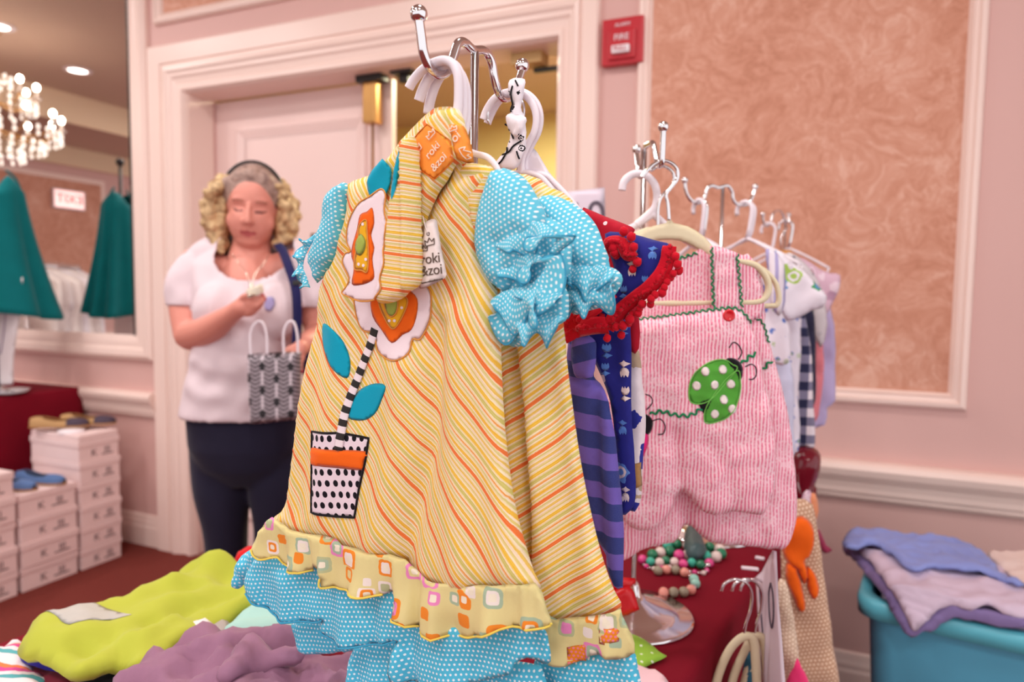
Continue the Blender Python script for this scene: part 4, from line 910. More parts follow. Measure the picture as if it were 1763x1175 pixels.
tube('hook', px_path(FH3, None, [(1071, 328), (1074, 314), (1086, 302), (1100, 299), (1115, 304), (1127, 318), (1131, 338), (1127, 358), (1112, 374), (1095, 388)], 0, 6), .0054, M_white, t_, 10)
tube('shoulder_bar', px_path(FH3, None, [(1020, 430), (1060, 405), (1095, 388), (1120, 372), (1128, 372), (1160, 400), (1200, 425)], 0, 6), .0050, M_white, t_, 10); settle(t_)
def romper_body(t_, fr, poly, folds, mat=M_pink, th=.012):
    return cloth('body', fr, poly, mat, t_, th, .022, folds, .0065, 2)
t_ = thing('pink_romper', 'front pink seersucker romper with green dotted ladybug and red button', 'romper', (0, 0, 0), 'pink seersucker rompers')
FRt = FR.shift(.018)
RA = [(1060, 560), (1103, 549), (1145, 544), (1183, 539), (1236, 532), (1262, 531), (1280, 538), (1292, 556), (1303, 590), (1313, 640), (1326, 704), (1335, 765), (1335, 830), (1322, 872), (1311, 887), (1290, 884), (1264, 882), (1231, 888), (1205, 878), (1190, 860), (1178, 848), (1164, 856), (1154, 882), (1130, 908), (1100, 914), (1072, 895), (1050, 850), (1045, 700)]
rf = addf(seg_fold(FRt, [([(1160, 745), (1167, 800), (1172, 845)], .008, -.008), ([(1210, 760), (1250, 800), (1262, 870)], .010, -.004), ([(1225, 830), (1250, 795), (1280, 775)], .006, .004), ([(1130, 560), (1105, 700)], .02, .004), ([(1100, 760), (1130, 780), (1140, 850)], .015, .006), ([(1120, 650), (1190, 640)], .006, -.003), ([(1320, 700), (1325, 800)], .01, .004), ([(1060, 870), (1120, 860), (1160, 850)], .006, -.004)]), wob(16, .0022, 41), wob(45, .0010, 42))
_, rs = romper_body(t_, FRt, RA, rf)
_, bb = cloth('back_bib', FR.shift(-.004), [(1090, 500), (1112, 470), (1140, 452), (1166, 446), (1196, 434), (1215, 424), (1250, 432), (1280, 440), (1300, 456), (1310, 490), (1312, 545), (1250, 560), (1100, 565)], M_pink, t_, .002, .004, wob(20, .0015, 43), .006, 2)
rickrack('rickrack', FR.shift(-.004), bb, [(1160, 448), (1180, 442), (1200, 436)], .0018, .0085, M_rick, t_)
FS_ = FR.shift(.014)
STP = [(1222, 424), (1236, 424), (1268, 435), (1272, 480), (1276, 533), (1250, 540), (1228, 536), (1226, 480)]
_, ss = cloth('strap', FS_, STP, M_pink, t_, .002, .003, wob(26, .001, 45), .005, 1)
rickrack('rickrack', FS_, ss, [(1224, 425), (1226, 480), (1228, 530)], .0016, .0085, M_rick, t_)
rickrack('rickrack', FS_, ss, [(1269, 437), (1273, 480), (1277, 530)], .0016, .0085, M_rick, t_)
rickrack('rickrack', FRt, rs, [(1062, 556), (1103, 549), (1183, 539), (1236, 532), (1266, 531), (1282, 542), (1292, 556)], .0016, .0085, M_rick, t_, o=.0)
u, v = FRt.uv(1251, 543); b_ = float(rs(u, v)[0])
bt = []
for r_, z_ in ((.0001, .0030), (.0045, .0030), (.0058, .0045), (.0072, .0042), (.0080, .0026), (.0076, .0008)): bt.append((r_, z_))
Vb, Fb = [], []
for r_, z_ in bt:
    for k in range(20): a = 2*math.pi*k/20; Vb.append(FRt.pt(u+r_*math.cos(a), v+r_*math.sin(a), b_+z_))
for i in range(len(bt)-1):
    for k in range(20): Fb.append((i*20+k, i*20+(k+1) % 20, (i+1)*20+(k+1) % 20, (i+1)*20+k))
from_arrays('button', Vb, Fb, plain('red_button', (214, 28, 40), .25), t_)
LB1 = [(1187, 691), (1184, 664), (1195, 640), (1215, 624), (1240, 618), (1256, 626), (1262, 637), (1217, 687)]
LB2 = [(1262, 637), (1270, 657), (1267, 684), (1256, 708), (1236, 723), (1210, 724), (1217, 688)]
ap('ladybug_body', [(1200, 690), (1218, 684), (1222, 700), (1212, 712), (1204, 704)], M_blk, t_, FRt, rs, .0004)
ap('ladybug_head', [(1246, 618), (1260, 616), (1272, 626), (1274, 642), (1268, 655), (1258, 640)], M_blk, t_, FRt, rs, .0006)
w1, wa = ap('ladybug_wing', LB1, M_bugg, t_, FRt, rs, .0005, smooth=2, edge=fabric('light_green_edge', (120, 200, 90)), ew=.0008)
w2, wb_ = ap('ladybug_wing', LB2, M_bugg, t_, FRt, rs, .0005, smooth=2, edge=MC['light_green_edge'], ew=.0008)
def spot(fr, sf, cx, cy, r, parent, mat=M_wdot):
    ap('spot', [(cx+r*.9*math.cos(a), cy+r*math.sin(a)) for a in np.linspace(0, 2*math.pi, 13)[:-1]], mat, parent, fr, sf, .0001, .0003, 1, g=.003)
for cx, cy, wing, sf in ((1210, 638, w1, wa), (1240, 635, w1, wa), (1196, 663, w1, wa), (1226, 661, w1, wa), (1254, 660, w2, wb_), (1242, 686, w2, wb_), (1227, 711, w2, wb_), (1256, 702, w2, wb_)):
    spot(FRt, sf, cx, cy, 8, wing)
for A_ in ([(1266, 618), (1273, 606), (1267, 593), (1258, 589), (1251, 598)], [(1278, 630), (1289, 626), (1297, 632), (1297, 645), (1290, 651), (1284, 651)], [(1110, 702), (1120, 690), (1117, 680), (1108, 676)], [(1120, 722), (1134, 719), (1142, 730), (1139, 743), (1130, 745)]):
    tube('antenna', px_path(FRt, rs, A_, .0004, 6), .0008, M_blk, t_, 6)
ap('ladybug_head', [(1105, 712), (1116, 714), (1122, 726), (1117, 742), (1106, 745)], M_blk, t_, FRt, rs, .0006)
ap('pink_wing', [(1100, 742), (1110, 740), (1114, 752), (1108, 775), (1098, 785)], fabric('hot_pink_cloth', (226, 40, 120)), t_, FRt, rs, .0006)
for p_ in ([(1116, 711), (1135, 706), (1160, 712), (1185, 712), (1204, 701)], [(1272, 625), (1285, 614), (1298, 608)]):
    rickrack('rickrack', FRt, rs, p_, .0022, .0105, M_rick, t_, .0016)
settle(t_)
t_ = thing('pink_romper', 'rear pink seersucker romper showing below and right of the front one', 'romper', (0, 0, 0), 'pink seersucker rompers')
RB = [(1060, 560), (1290, 540), (1312, 548), (1322, 580), (1332, 615), (1343, 655), (1354, 700), (1363, 748), (1369, 810), (1373, 866), (1370, 902), (1362, 930), (1352, 944), (1338, 947), (1305, 943), (1256, 939), (1222, 934), (1202, 918), (1192, 908), (1178, 908), (1170, 924), (1160, 934), (1121, 942), (1090, 956), (1072, 967), (1058, 960), (1050, 880)]
rb = addf(seg_fold(FRb, [([(1178, 850), (1182, 905)], .01, -.008), ([(1345, 740), (1350, 880), (1340, 940)], .008, -.004), ([(1300, 900), (1290, 940)], .006, -.003), ([(1240, 905), (1320, 905)], .006, .003)]), pleats(FRb, (1060, 850), (1370, 860), .07, 38, .0022, .0, seed=4), wob(18, .0015, 51))
_, r2s = cloth('body', FRb, RB, M_pink, t_, .012, .02, rb, .0065, 2)
rickrack('rickrack', FRb, r2s, [(1294, 545), (1310, 556), (1318, 578), (1322, 590)], .0016, .0085, M_rick, t_, o=.001)
rickrack('rickrack', FRb, r2s, [(1306, 638), (1315, 628), (1324, 620)], .0022, .0105, M_rick, t_, .0016, o=.002)
cloth('strap', FRb.shift(.002), [(1278, 440), (1300, 452), (1312, 480), (1316, 520), (1316, 560), (1290, 560)], M_pink, t_, .002, .003, None, .006, 2); settle(t_)
# ------------------------------------------------------------------ racks 3 and 4
H3a = hook_pt(RF3, 1203, 350); H3b = hook_pt(RF3, 1282, 353); H4 = hook_pt(RF4, 1323, 389); H4b = hook_pt(RF4, 1353, 384)
for k, (H, d, lab, m, hm) in enumerate(((H3a, (.35, -.94), 'white hanger on the left hook of the third rack', M_white, None), (H3a+AXV*.01, (.5, -.86), 'chrome hooked hanger on the left hook of the third rack', M_white, M_chrome),
      (H3b, (.55, -.83), 'nearest white hanger in the fan on the right hook of the third rack', M_white, None), (H3b+Vector((.004, .008, 0)), (.75, -.66), 'second white hanger in the fan on the third rack', M_white, None), (H3b+Vector((.008, .016, 0)), (.9, -.4), 'third white hanger in the fan on the third rack', M_white, None), (H3b+Vector((.012, .03, 0)), (.95, -.3), 'hindmost cream hanger in the fan on the third rack', M_cream, None),
      (H4, (.8, -.6), 'white hanger on the left hook of the farthest rack', M_white, None), (H4b, (.8, -.6), 'clear hanger on the right hook of the farthest rack', M_white, M_chrome))):
    hanger('clothes_hanger', lab, H+Vector((0, 0, .006)), d, 'hangers on the far racks', m, w=.21, drop=.055, hook_r=.018, wide=.008, th=.0035, neck=.03, hookmat=hm)
def far(name, label, cat, y, poly, mat, part='body', t=.006, d=(1, -.15), R=.012, fold=None, seed=1, group=None, g=.008, sm=2):
    P0 = at(*poly[0], y); fr = vframe(P0.x, P0.y, d); t_ = thing(name, label, cat, (0, 0, 0), group)
    o, s_ = cloth(part, fr, poly, mat, t_, t, R, fold or wob(12, .004, seed), g, sm); settle(t_); return t_, fr, s_
M_wf = prints('white_blue_flower_print', (232, 224, 236), ['6A82C8', 'E8E0EC', '9AB860', '6A82C8', '5A72C0'], .022, 2.2, .34, True)
M_wg = prints('white_green_print', (234, 226, 236), ['A8C860', 'EAE2EC', '5A92C8', 'A8C860', '4A9A60', '5A92C8'], .032, 6.2, .32, True)
M_lav = fabric('lavender_cloth', (196, 184, 218)); M_ging = check('navy_gingham', (44, 46, 76), (128, 124, 150), (232, 222, 230), .038)
M_ltb = fabric('pale_blue_cloth', (206, 206, 230)); M_coral = check('coral_gingham', (216, 90, 110), (226, 130, 140), (234, 160, 165), .006)
M_dnavy = fabric('dark_navy_cloth', (44, 42, 66)); M_lil = fabric('lilac_cloth', (186, 172, 212)); M_pkg = prints('pink_grey_print', (214, 178, 196), ['B890A8', 'E8D0DC', 'A86878'], .03, 9.2, .3, True)
far('striped_shirt', 'lavender and white striped strap top behind the cream hangers', 'top', 1.22, [(1318, 430), (1335, 432), (1350, 455), (1352, 520), (1340, 545), (1326, 520), (1322, 470)], stripes('lavender_stripe', 1, 0, .016, [(0, 'A8A0CC'), (.4, 'E6DEE8')], bump=0))
far('floral_blouse', 'white blouse with small blue flowers and ruffled hem beside the pink romper', 'blouse', 1.25, [(1285, 470), (1310, 462), (1330, 480), (1342, 530), (1358, 560), (1362, 600), (1360, 622), (1345, 630), (1326, 622), (1300, 615), (1285, 560)], M_wf, seed=4)
far('floral_smock', 'white smock with lime and blue print spreading right of the cream hanger', 'smock', 1.33, [(1335, 430), (1358, 448), (1385, 468), (1408, 492), (1424, 512), (1418, 530), (1400, 534), (1380, 545), (1362, 552), (1345, 545), (1336, 500)], M_wg, seed=5)
far('pale_trousers', 'pale blue child trousers hanging under the floral blouse', 'trousers', 1.30, [(1285, 560), (1300, 500), (1335, 480), (1345, 560), (1352, 612), (1362, 625), (1368, 680), (1366, 740), (1370, 770), (1362, 795), (1340, 790), (1310, 780), (1290, 700)], M_ltb, seed=6)
far('print_trousers', 'white printed trousers between pale trousers and gingham', 'trousers', 1.38, [(1310, 560), (1330, 490), (1365, 480), (1374, 545), (1380, 600), (1374, 680), (1378, 740), (1374, 778), (1350, 780), (1325, 760), (1312, 660)], M_wf, seed=7)
far('gingham_dress', 'navy and white checked garment hanging among the far clothes', 'dress', 1.45, [(1330, 560), (1345, 482), (1378, 482), (1388, 548), (1396, 600), (1400, 680), (1403, 768), (1386, 770), (1350, 765), (1335, 680)], M_ging, seed=8)
far('dark_trousers', 'dark navy narrow trousers between gingham and coral clothes', 'trousers', 1.52, [(1350, 560), (1356, 490), (1388, 490), (1402, 545), (1405, 620), (1404, 690), (1394, 698), (1360, 695), (1352, 640)], M_dnavy, seed=9)
far('coral_dress', 'coral pink finely checked garment near the lilac one', 'dress', 1.60, [(1362, 560), (1368, 500), (1398, 502), (1409, 540), (1416, 580), (1418, 650), (1412, 700), (1405, 725), (1375, 722), (1364, 640)], M_coral, seed=10)
far('lilac_dress', 'lilac garment at the far right end of the hanging row', 'dress', 1.68, [(1378, 560), (1384, 500), (1420, 505), (1436, 560), (1438, 620), (1438, 690), (1424, 702), (1420, 732), (1380, 732), (1378, 660)], M_lil, seed=11)
far('patterned_top', 'pink and grey patterned top at the far right end of the row', 'top', 1.62, [(1362, 445), (1385, 446), (1410, 462), (1430, 470), (1447, 474), (1444, 500), (1434, 522), (1420, 545), (1405, 540), (1395, 500)], M_pkg, seed=12)
far('grey_print_top', 'grey and white print top just left of the pink patterned top', 'top', 1.56, [(1350, 440), (1372, 440), (1400, 470), (1415, 500), (1425, 560), (1412, 600), (1398, 560), (1388, 500)], prints('grey_print', (206, 196, 200), ['7A7480', 'E0D6DC'], .02, 3.3, .3, True), seed=13)
tube_w = thing('wooden_hanger', 'orange-brown wooden hanger tip above the floral smock', 'hanger', (0, 0, 0))
P0 = at(1355, 437, 1.66); fo = vframe(P0.x, P0.y, (1, -.2))
cloth('shoulder_piece', fo, [(1325, 430), (1345, 430), (1364, 431), (1364, 444), (1345, 446), (1325, 446)], plain('orange_wood', (206, 140, 76), .45), tube_w, .006, .006, None, .006, 1)
tube('hook', [at(1345, 432, 1.66), at(1344, 410, 1.66), at(1350, 398, 1.66), at(1357, 392, 1.66)], .002, M_chrome, tube_w); settle(tube_w)
# price card behind the dresses
t_ = thing('price_sign', 'white card reading 10 on a thin stand behind the red dotted top', 'sign', (0, 0, 0))
FP = vframe(*[at(1008, 360, 1.50)[i] for i in (0, 1)], (1, -.12))
_, cs_ = cloth('card', FP, [(972, 331), (1041, 323), (1043, 400), (1044, 455), (976, 460)], plain('white_card', (226, 212, 226), .7), t_, .0006, .001, None, .02, 1)
text('numerals', '10', FP, 1010, 374, .085, 4, plain('marker_ink', (88, 76, 92), .6), t_, cs_)
pb = at(1008, 460, 1.505); tube('post', [(pb.x, pb.y+.004, TZ+.001), (pb.x, pb.y+.004, pb.z+.03)], .003, M_chrome, t_)
lathe('foot', [(.04, .0025), (.04, .006), (.004, .010)], (pb.x, pb.y+.004, TZ), M_chrome, t_, 20); settle(t_)
# ------------------------------------------------------------------ the woman in the doorway
WY = 1.98
def q(px, py, dy=0.0): return at(px, py, WY+dy)
M_skin = plain('skin', (222, 146, 130), .5, var=.05, vs=14, bump=.1, bs=300); M_skin.node_tree.nodes['Principled BSDF'].inputs['Subsurface Weight'].default_value = .08
M_skin.node_tree.nodes['Principled BSDF'].inputs['Subsurface Radius'].default_value = (.01, .004, .002)
M_lip = plain('lips', (186, 88, 88), .4); M_lid = plain('eyelid_skin', (124, 70, 64), .5); M_brow = plain('brow_hair', (186, 124, 106), .8); M_nail = plain('red_nail_polish', (190, 30, 60), .25)
M_hair1 = None
def hairmat(name, a, b, sc):
    g = G(name); co = obj_coord(g); n = g.n('ShaderNodeTexNoise', i_Vector=co); n.inputs['Scale'].default_value = sc; n.inputs['Detail'].default_value = 4; n.inputs['Distortion'].default_value = 1.5
    g.bump(n.outputs[0], .9, .006); return g.fin(g.ramp(n.outputs[0], [(.32, a), (.62, b)]), .6)
M_blond = hairmat('blond_curly_hair', (150, 112, 74), (226, 194, 146), 26); M_root = hairmat('greyed_brown_hair', (128, 100, 92), (176, 146, 134), 40)
def blob(bm, c, r, sc=(1, 1, 1), rot=None, sub=3):
    k = bmesh.ops.create_icosphere(bm, subdivisions=sub, radius=1.0)['verts']
    for v in k:
        p = Vector((v.co.x*sc[0]*r, v.co.y*sc[1]*r, v.co.z*sc[2]*r))
        if rot is not None: p = rot @ p
        v.co = p + Vector(c)
def limb(bm, pts, rs, seg=16, flat=1.0):
    P = catmull([tuple(p) for p in pts], 5); R = [r[0] for r in catmull([(r, 0) for r in rs], 5)]
    V, Fc = sweep_arr(P, R, seg, flat); vs = [bm.verts.new(v) for v in V]
    for f in Fc: bm.faces.new([vs[i] for i in f])
    blob(bm, P[0], R[0]*.98, sub=2); blob(bm, P[-1], R[-1]*.98, sub=2)
def skin_mesh(name, bm, mats, parent, vox=.006, it=6, fac=.6):
    me = bpy.data.meshes.new(name); bmesh.ops.recalc_face_normals(bm, faces=bm.faces); bm.to_mesh(me); bm.free(); o = link(name, me, mats, parent)
    m = o.modifiers.new('r', 'REMESH'); m.mode = 'VOXEL'; m.voxel_size = vox; m.use_smooth_shade = True
    m = o.modifiers.new('s', 'SMOOTH'); m.factor = fac; m.iterations = it
    bake(o); o.data.polygons.foreach_set('use_smooth', [True]*len(o.data.polygons)); return o
per = thing('person', 'person with curly blond hair, white tee and navy trousers, looking at a trinket', 'person', (0, 0, 0))
body = bmesh.new()
# head, tilted down and turned a little towards the picture's right
HC = q(434, 362, -.0); Rh = Matrix.Rotation(math.radians(13), 3, 'Z') @ Matrix.Rotation(math.radians(14), 3, 'X') @ Matrix.Rotation(math.radians(4), 3, 'Y')
def hp(x, y, z): return HC + Rh @ Vector((x, y, z))       # x to picture right, y away, z up, from the head's centre
blob(body, hp(0, .025, .025), 1, (.072, .092, .090), Rh, 4)
blob(body, hp(0, -.010, -.030), 1, (.062, .070, .076), Rh, 4)
blob(body, hp(0, -.030, -.078), 1, (.040, .040, .028), Rh, 3)
blob(body, hp(-.036, -.026, -.030), 1, (.030, .030, .032), Rh, 3); blob(body, hp(.036, -.026, -.030), 1, (.030, .030, .032), Rh, 3)
limb(body, [hp(0, -.072, .022), hp(0, -.083, .002), hp(0, -.092, -.018)], [.007, .0085, .0115], 10)
blob(body, hp(-.010, -.082, -.021), .0085, sub=2); blob(body, hp(.010, -.082, -.021), .0085, sub=2)
limb(body, [hp(-.045, -.052, .034), hp(-.022, -.061, .038), hp(0, -.066, .032), hp(.022, -.061, .038), hp(.045, -.052, .034)], [.003]*5, 10)
limb(body, [hp(-.024, -.060, -.052), hp(-.010, -.070, -.048), hp(.010, -.070, -.048), hp(.024, -.060, -.052)], [.004, .007, .007, .004], 10)
limb(body, [hp(-.020, -.060, -.060), hp(0, -.068, -.062), hp(.020, -.060, -.060)], [.004, .008, .004], 10)
for sx in (-1, 1): blob(body, hp(sx*.072, .012, -.005), 1, (.008, .018, .028), Rh, 3)
NK = q(428, 455, .02)
limb(body, [hp(0, .03, -.05), hp(0, .02, -.10), NK], [.056, .054, .060], 20)
blob(body, hp(0, -.005, -.095), 1, (.045, .045, .030), Rh, 3)
SHL, SHR = q(338, 455, .03), q(522, 452, .03)
limb(body, [SHL, NK+Vector((0, .01, -.035)), SHR], [.045, .055, .045], 16)
limb(body, [NK, q(428, 520, 0), q(425, 600, .0), q(420, 690, .02)], [.06, .095, .105, .12], 20)      # trunk under the shirt
# her right arm (picture left), bent, hand lifted in front of the chest
ELR = q(326, 578, -.03); WRR = q(398, 541, -.20)
limb(body, [SHL, q(322, 515, .01), ELR], [.050, .050, .042], 16)
limb(body, [ELR, q(358, 569, -.12), WRR], [.043, .040, .025], 16)
# her left arm, hanging to the bag
ELL = q(550, 570, .0); WRL = q(524, 592, -.13)
limb(body, [SHR, q(538, 515, .01), ELL], [.050, .047, .040], 16)
limb(body, [ELL, q(540, 585, -.06), WRL], [.040, .036, .025], 16)
def fingers(bm, base, rows):
    for pts, r in rows: limb(bm, pts, [r, r*.95, r*.85, r*.75][:len(pts)], 10)
# right hand: palm up, fingers gathered round the small item
PR = q(417, 528, -.225)
blob(body, PR, 1, (.030, .020, .022), Matrix.Rotation(math.radians(-25), 3, 'Y'), 3); limb(body, [WRR, PR], [.024, .024], 12)
FR_ = [([q(424, 524, -.235), q(437, 519, -.25), q(447, 513, -.245), q(453, 509, -.235)], .0085), ([q(424, 530, -.232), q(440, 527, -.248), q(450, 520, -.243), q(456, 515, -.232)], .0088),
       ([q(421, 536, -.228), q(436, 535, -.24), q(446, 529, -.235), q(451, 523, -.225)], .0085), ([q(418, 541, -.222), q(430, 542, -.23), q(439, 537, -.226), q(443, 531, -.22)], .0075),
       ([q(412, 520, -.23), q(420, 511, -.242), q(429, 509, -.250), q(437, 512, -.256)], .0092)]
fingers(body, PR, FR_)
# left hand over the bag handles
PL_ = q(513, 606, -.165)
blob(body, PL_, 1, (.022, .020, .032), Matrix.Rotation(math.radians(25), 3, 'Y'), 3); limb(body, [WRL, PL_], [.023, .022], 12)
FL_ = [([q(506, 610, -.175), q(500, 616, -.190), q(498, 625, -.192), q(500, 634, -.185)], .0085), ([q(511, 615, -.178), q(505, 623, -.19), q(503, 632, -.190), q(506, 640, -.182)], .0085),
       ([q(517, 617, -.175), q(511, 626, -.186), q(510, 635, -.186), q(513, 642, -.178)], .0080), ([q(522, 616, -.168), q(518, 625, -.178), q(518, 633, -.178), q(520, 639, -.172)], .0070),
       ([q(506, 598, -.165), q(499, 600, -.176), q(494, 605, -.180), q(493, 611, -.180)], .0090)]
fingers(body, PL_, FL_)
bodyo = skin_mesh('body', body, [M_skin, M_lip, M_lid, M_brow], per, .0042, 5, .5)
me = bodyo.data; co = np.zeros(len(me.vertices)*3); me.vertices.foreach_get('co', co); co = co.reshape(-1, 3)
Rn = np.array(Rh); L_ = (co-np.array(HC)) @ Rn             # head-local coordinates
def push(cx, cz, rx, rz, amp, ymax=0.0):
    k = np.exp(-((L_[:, 0]-cx)/rx)**2-((L_[:, 2]-cz)/rz)**2)*(L_[:, 1] < ymax); co[:] += np.outer(k*amp, Rn @ np.array([0, 1, 0]))
for sx in (-1, 1):
    push(sx*.030, .012, .017, .012, .010); push(sx*.030, .010, .012, .007, -.006); push(sx*.028, -.040, .006, .016, .0022)
push(0, -.0555, .022, .0022, .004); push(0, .03, .02, .01, .002)
me.vertices.foreach_set('co', co.ravel()); me.update()
L_ = (co-np.array(HC)) @ Rn
for p in me.polygons:
    c = np.mean([L_[i] for i in p.vertices], axis=0) if abs(p.center.x-HC.x) < .1 and abs(p.center.z-HC.z) < .12 else None
    if c is None or c[1] > -.03: continue
    ax, z = abs(c[0]), c[2]
    if ax < .021 and -.0645+ax*.25 < z < -.0475-ax*.12: p.material_index = 1
    elif abs(ax-.030) < .014 and .000 < z-16*(ax-.03)**2 < .0062: p.material_index = 2
    elif abs(ax-.032) < .015 and .0305 < z+14*(ax-.030)**2 < .0355: p.material_index = 3
tips = [FR_[i][0][3] for i in (0, 1, 2)]+[FL_[i][0][3] for i in (0, 1, 2, 3)]
for i, p in enumerate(tips):
    P_ = Vector(p); blobn = bmesh.new(); blob(blobn, P_+Vector((0, -.006, -.001)), 1, (.0055, .0032, .0065), None, 2); bm_obj('fingernail', blobn, M_nail, per, True)
# hair
rh = random.Random(11); hb = bmesh.new()
for i in range(330):
    side = rh.choice((-1, 1)); t = rh.random()
    x = side*(.066+.036*math.sin(math.pi*min(1, t*1.05))+rh.uniform(-.014, .020)) ; z = .080 - t*.205; y = rh.uniform(-.02, .085)
    if side > 0 and t > .85: continue
    blob(hb, hp(x+(-.012 if side < 0 else .0), y, z), rh.uniform(.010, .019), sub=1)
for i in range(70):
    a = rh.uniform(-1.2, 1.2); blob(hb, hp(.075*math.sin(a), .085+rh.uniform(-.01, .02), rh.uniform(-.10, .07)), rh.uniform(.016, .022), sub=1)
for sx in (-1, 1): blob(hb, hp(sx*.078, .030, -.030), 1, (.020, .050, .078), Rh, 3)
skin_mesh('curly_hair', hb, M_blond, per, .005, 3, .5)
hb = bmesh.new(); blob(hb, hp(0, .034, .040), 1, (.081, .090, .088), Rh, 4)
for x, y, z, r in ((-.060, -.010, .066, .026), (-.030, -.024, .088, .026), (0, -.030, .096, .026), (.030, -.024, .090, .026), (.060, -.006, .068, .026), (-.073, .005, .035, .022), (.072, .005, .035, .022)): blob(hb, hp(x, y+.012, z), r, sub=2)
skin_mesh('hair_crown', hb, M_root, per, .005, 4, .5)
tube('headband', [hp(.090*math.cos(a), .020+.006*math.sin(a), .020+.114*math.sin(a)) for a in np.linspace(-.1, math.pi+.1, 30)], .0045, M_black, per, 8, 1.0)
# shirt
M_tee = plain('white_tee', (226, 208, 214), .85, var=.03, vs=10, bump=.35, bs=160, sheen=.1)
sb = bmesh.new()
limb(sb, [q(350, 448, .035), q(392, 436, .03), NK+Vector((0, .03, -.045)), q(470, 436, .03), q(510, 446, .035)], [.048, .056, .062, .056, .048], 20)
def ring_body(bm, rings, seg=36):
    vs = []
    for (xl, xr, py, dy, dep) in rings:
        a, b = q(xl, py, dy), q(xr, py, dy); c = (a+b)/2; w_ = (b-a).length/2
        vs.append([bm.verts.new((c.x+w_*math.copysign(abs(math.cos(t))**.85, math.cos(t)), c.y+dep*math.copysign(abs(math.sin(t))**.85, math.sin(t)), c.z)) for t in np.linspace(0, 2*math.pi, seg, endpoint=False)])
    for i in range(len(vs)-1):
        for k in range(seg): bm.faces.new((vs[i][k], vs[i][(k+1) % seg], vs[i+1][(k+1) % seg], vs[i+1][k]))
    bm.faces.new(vs[0]); bm.faces.new(vs[-1][::-1])
ring_body(sb, [(352, 505, 436, .03, .07), (338, 522, 460, .03, .10), (342, 524, 500, .02, .125), (346, 520, 545, .01, .145), (346, 512, 585, .01, .14), (338, 512, 630, .01, .145), (326, 520, 680, .02, .15), (320, 526, 713, .02, .15)])
blob(sb, q(382, 535, -.075), 1, (.075, .065, .080), None, 3); blob(sb, q(474, 535, -.075), 1, (.075, .065, .080), None, 3)
limb(sb, [q(345, 458, .03), q(325, 490, .02), q(326, 528, .01)], [.054, .060, .058], 20)
limb(sb, [q(515, 455, .03), q(536, 490, .02), q(542, 526, .01)], [.054, .058, .056], 20)
so = skin_mesh('tee_shirt', sb, M_tee, per, .006, 5, .6)
me = so.data
# open the round neckline, cuffs and hem: cut the cloth away where skin shows
bm = bmesh.new(); bm.from_mesh(me); NC = q(432, 436, -.05); dl = []
hemz = q(420, 713).z; cuffz = q(325, 527).z
for v in bm.verts:
    dx, dz = (v.co.x-NC.x)/.105, (v.co.z-(NC.z+.01))/.088
    if (dx*dx+dz*dz < 1 and v.co.y < NK.y+.03): dl.append(v)
    elif v.co.z < cuffz and (v.co.x < q(341, 540).x-.004 and v.co.z > q(300, 570).z or v.co.x > q(526, 540).x and v.co.z > q(300, 575).z): dl.append(v)
bmesh.ops.delete(bm, geom=dl, context='VERTS')
bmesh.ops.bisect_plane(bm, geom=list(bm.verts)+list(bm.edges)+list(bm.faces), plane_co=(0, 0, hemz), plane_no=(0, 0, -1), clear_outer=True); bm.to_mesh(me); bm.free()
m = so.modifiers.new('k', 'SOLIDIFY'); m.thickness = .004; m.offset = 1; bake(so)
co = np.zeros(len(so.data.vertices)*3); so.data.vertices.foreach_get('co', co); co = co.reshape(-1, 3)
co[:, 1] += .0035*nz(co[:, 0], co[:, 2], 9, 4) + .005*np.sin(co[:, 2]*70+co[:, 0]*14)*np.exp(-((co[:, 2]-q(400, 640).z)/.09)**2)
so.data.vertices.foreach_set('co', co.ravel()); so.data.polygons.foreach_set('use_smooth', [True]*len(so.data.polygons))
lt = Frame(q(468, 535, -.16), (1, .12, 0), (0, 0, 1)); cloth('chest_print', Frame(q(463, 522, -.143), (1, .15, 0), (.0, .15, 1)), [(457, 514), (470, 512), (473, 524), (466, 536), (456, 532)], fabric('lavender_print', (168, 160, 206)), per, .0015, .003, None, .006, 3)
# trousers and shoes
M_jean = fabric('dark_navy_trousers', (38, 36, 56), .15)
tb = bmesh.new()
ring_body(tb, [(328, 516, 690, .02, .125), (329, 520, 720, .02, .135), (332, 520, 765, .02, .13), (350, 505, 800, .02, .11), (385, 470, 830, .02, .07)])
gz = lambda px, y: at(px, 600, y).x
limb(tb, [q(378, 760, .03), q(382, 840, .02), q(388, 905, .02), q(390, 960, .03), q(390, 1080, .05), q(390, 1215, .06)], [.086, .082, .066, .060, .054, .050], 22)
limb(tb, [q(474, 760, .03), q(476, 840, .02), q(476, 905, .02), q(472, 960, .03), q(468, 1080, .05), q(466, 1215, .06)], [.086, .082, .066, .060, .054, .050], 22)
skin_mesh('trousers', tb, M_jean, per, .008, 5, .6)
for px_ in (389, 466):
    b_ = bmesh.new(); x0 = q(px_, 1215, .06).x; y0 = WY+.06
    blob(b_, (x0, y0-.06, .046), 1, (.047, .13, .040), None, 3); blob(b_, (x0, y0+.02, .055), 1, (.042, .06, .05), None, 3)
    o = skin_mesh('shoe', b_, M_black, per, .008, 3, .5)
    for v in o.data.vertices: v.co.z = max(v.co.z, .004)
# necklace and ring
M_sil = plain('silver', (220, 205, 190), .2, 1.0)
tube('necklace', [Vector(p) for p in catmull([tuple(q(399, 438, -.085)), tuple(q(410, 452, -.105)), tuple(q(424, 470, -.118)), tuple(q(432, 492, -.148)), tuple(q(441, 470, -.118)), tuple(q(456, 452, -.105)), tuple(q(462, 440, -.085))], 8)], .0012, M_sil, per, 6)
lathe('pendant', [(.002, -.022), (.008, -.018), (.009, -.006), (.005, .004), (.002, .012)], q(433, 494, -.152), M_sil, per, 14)
settle(per)
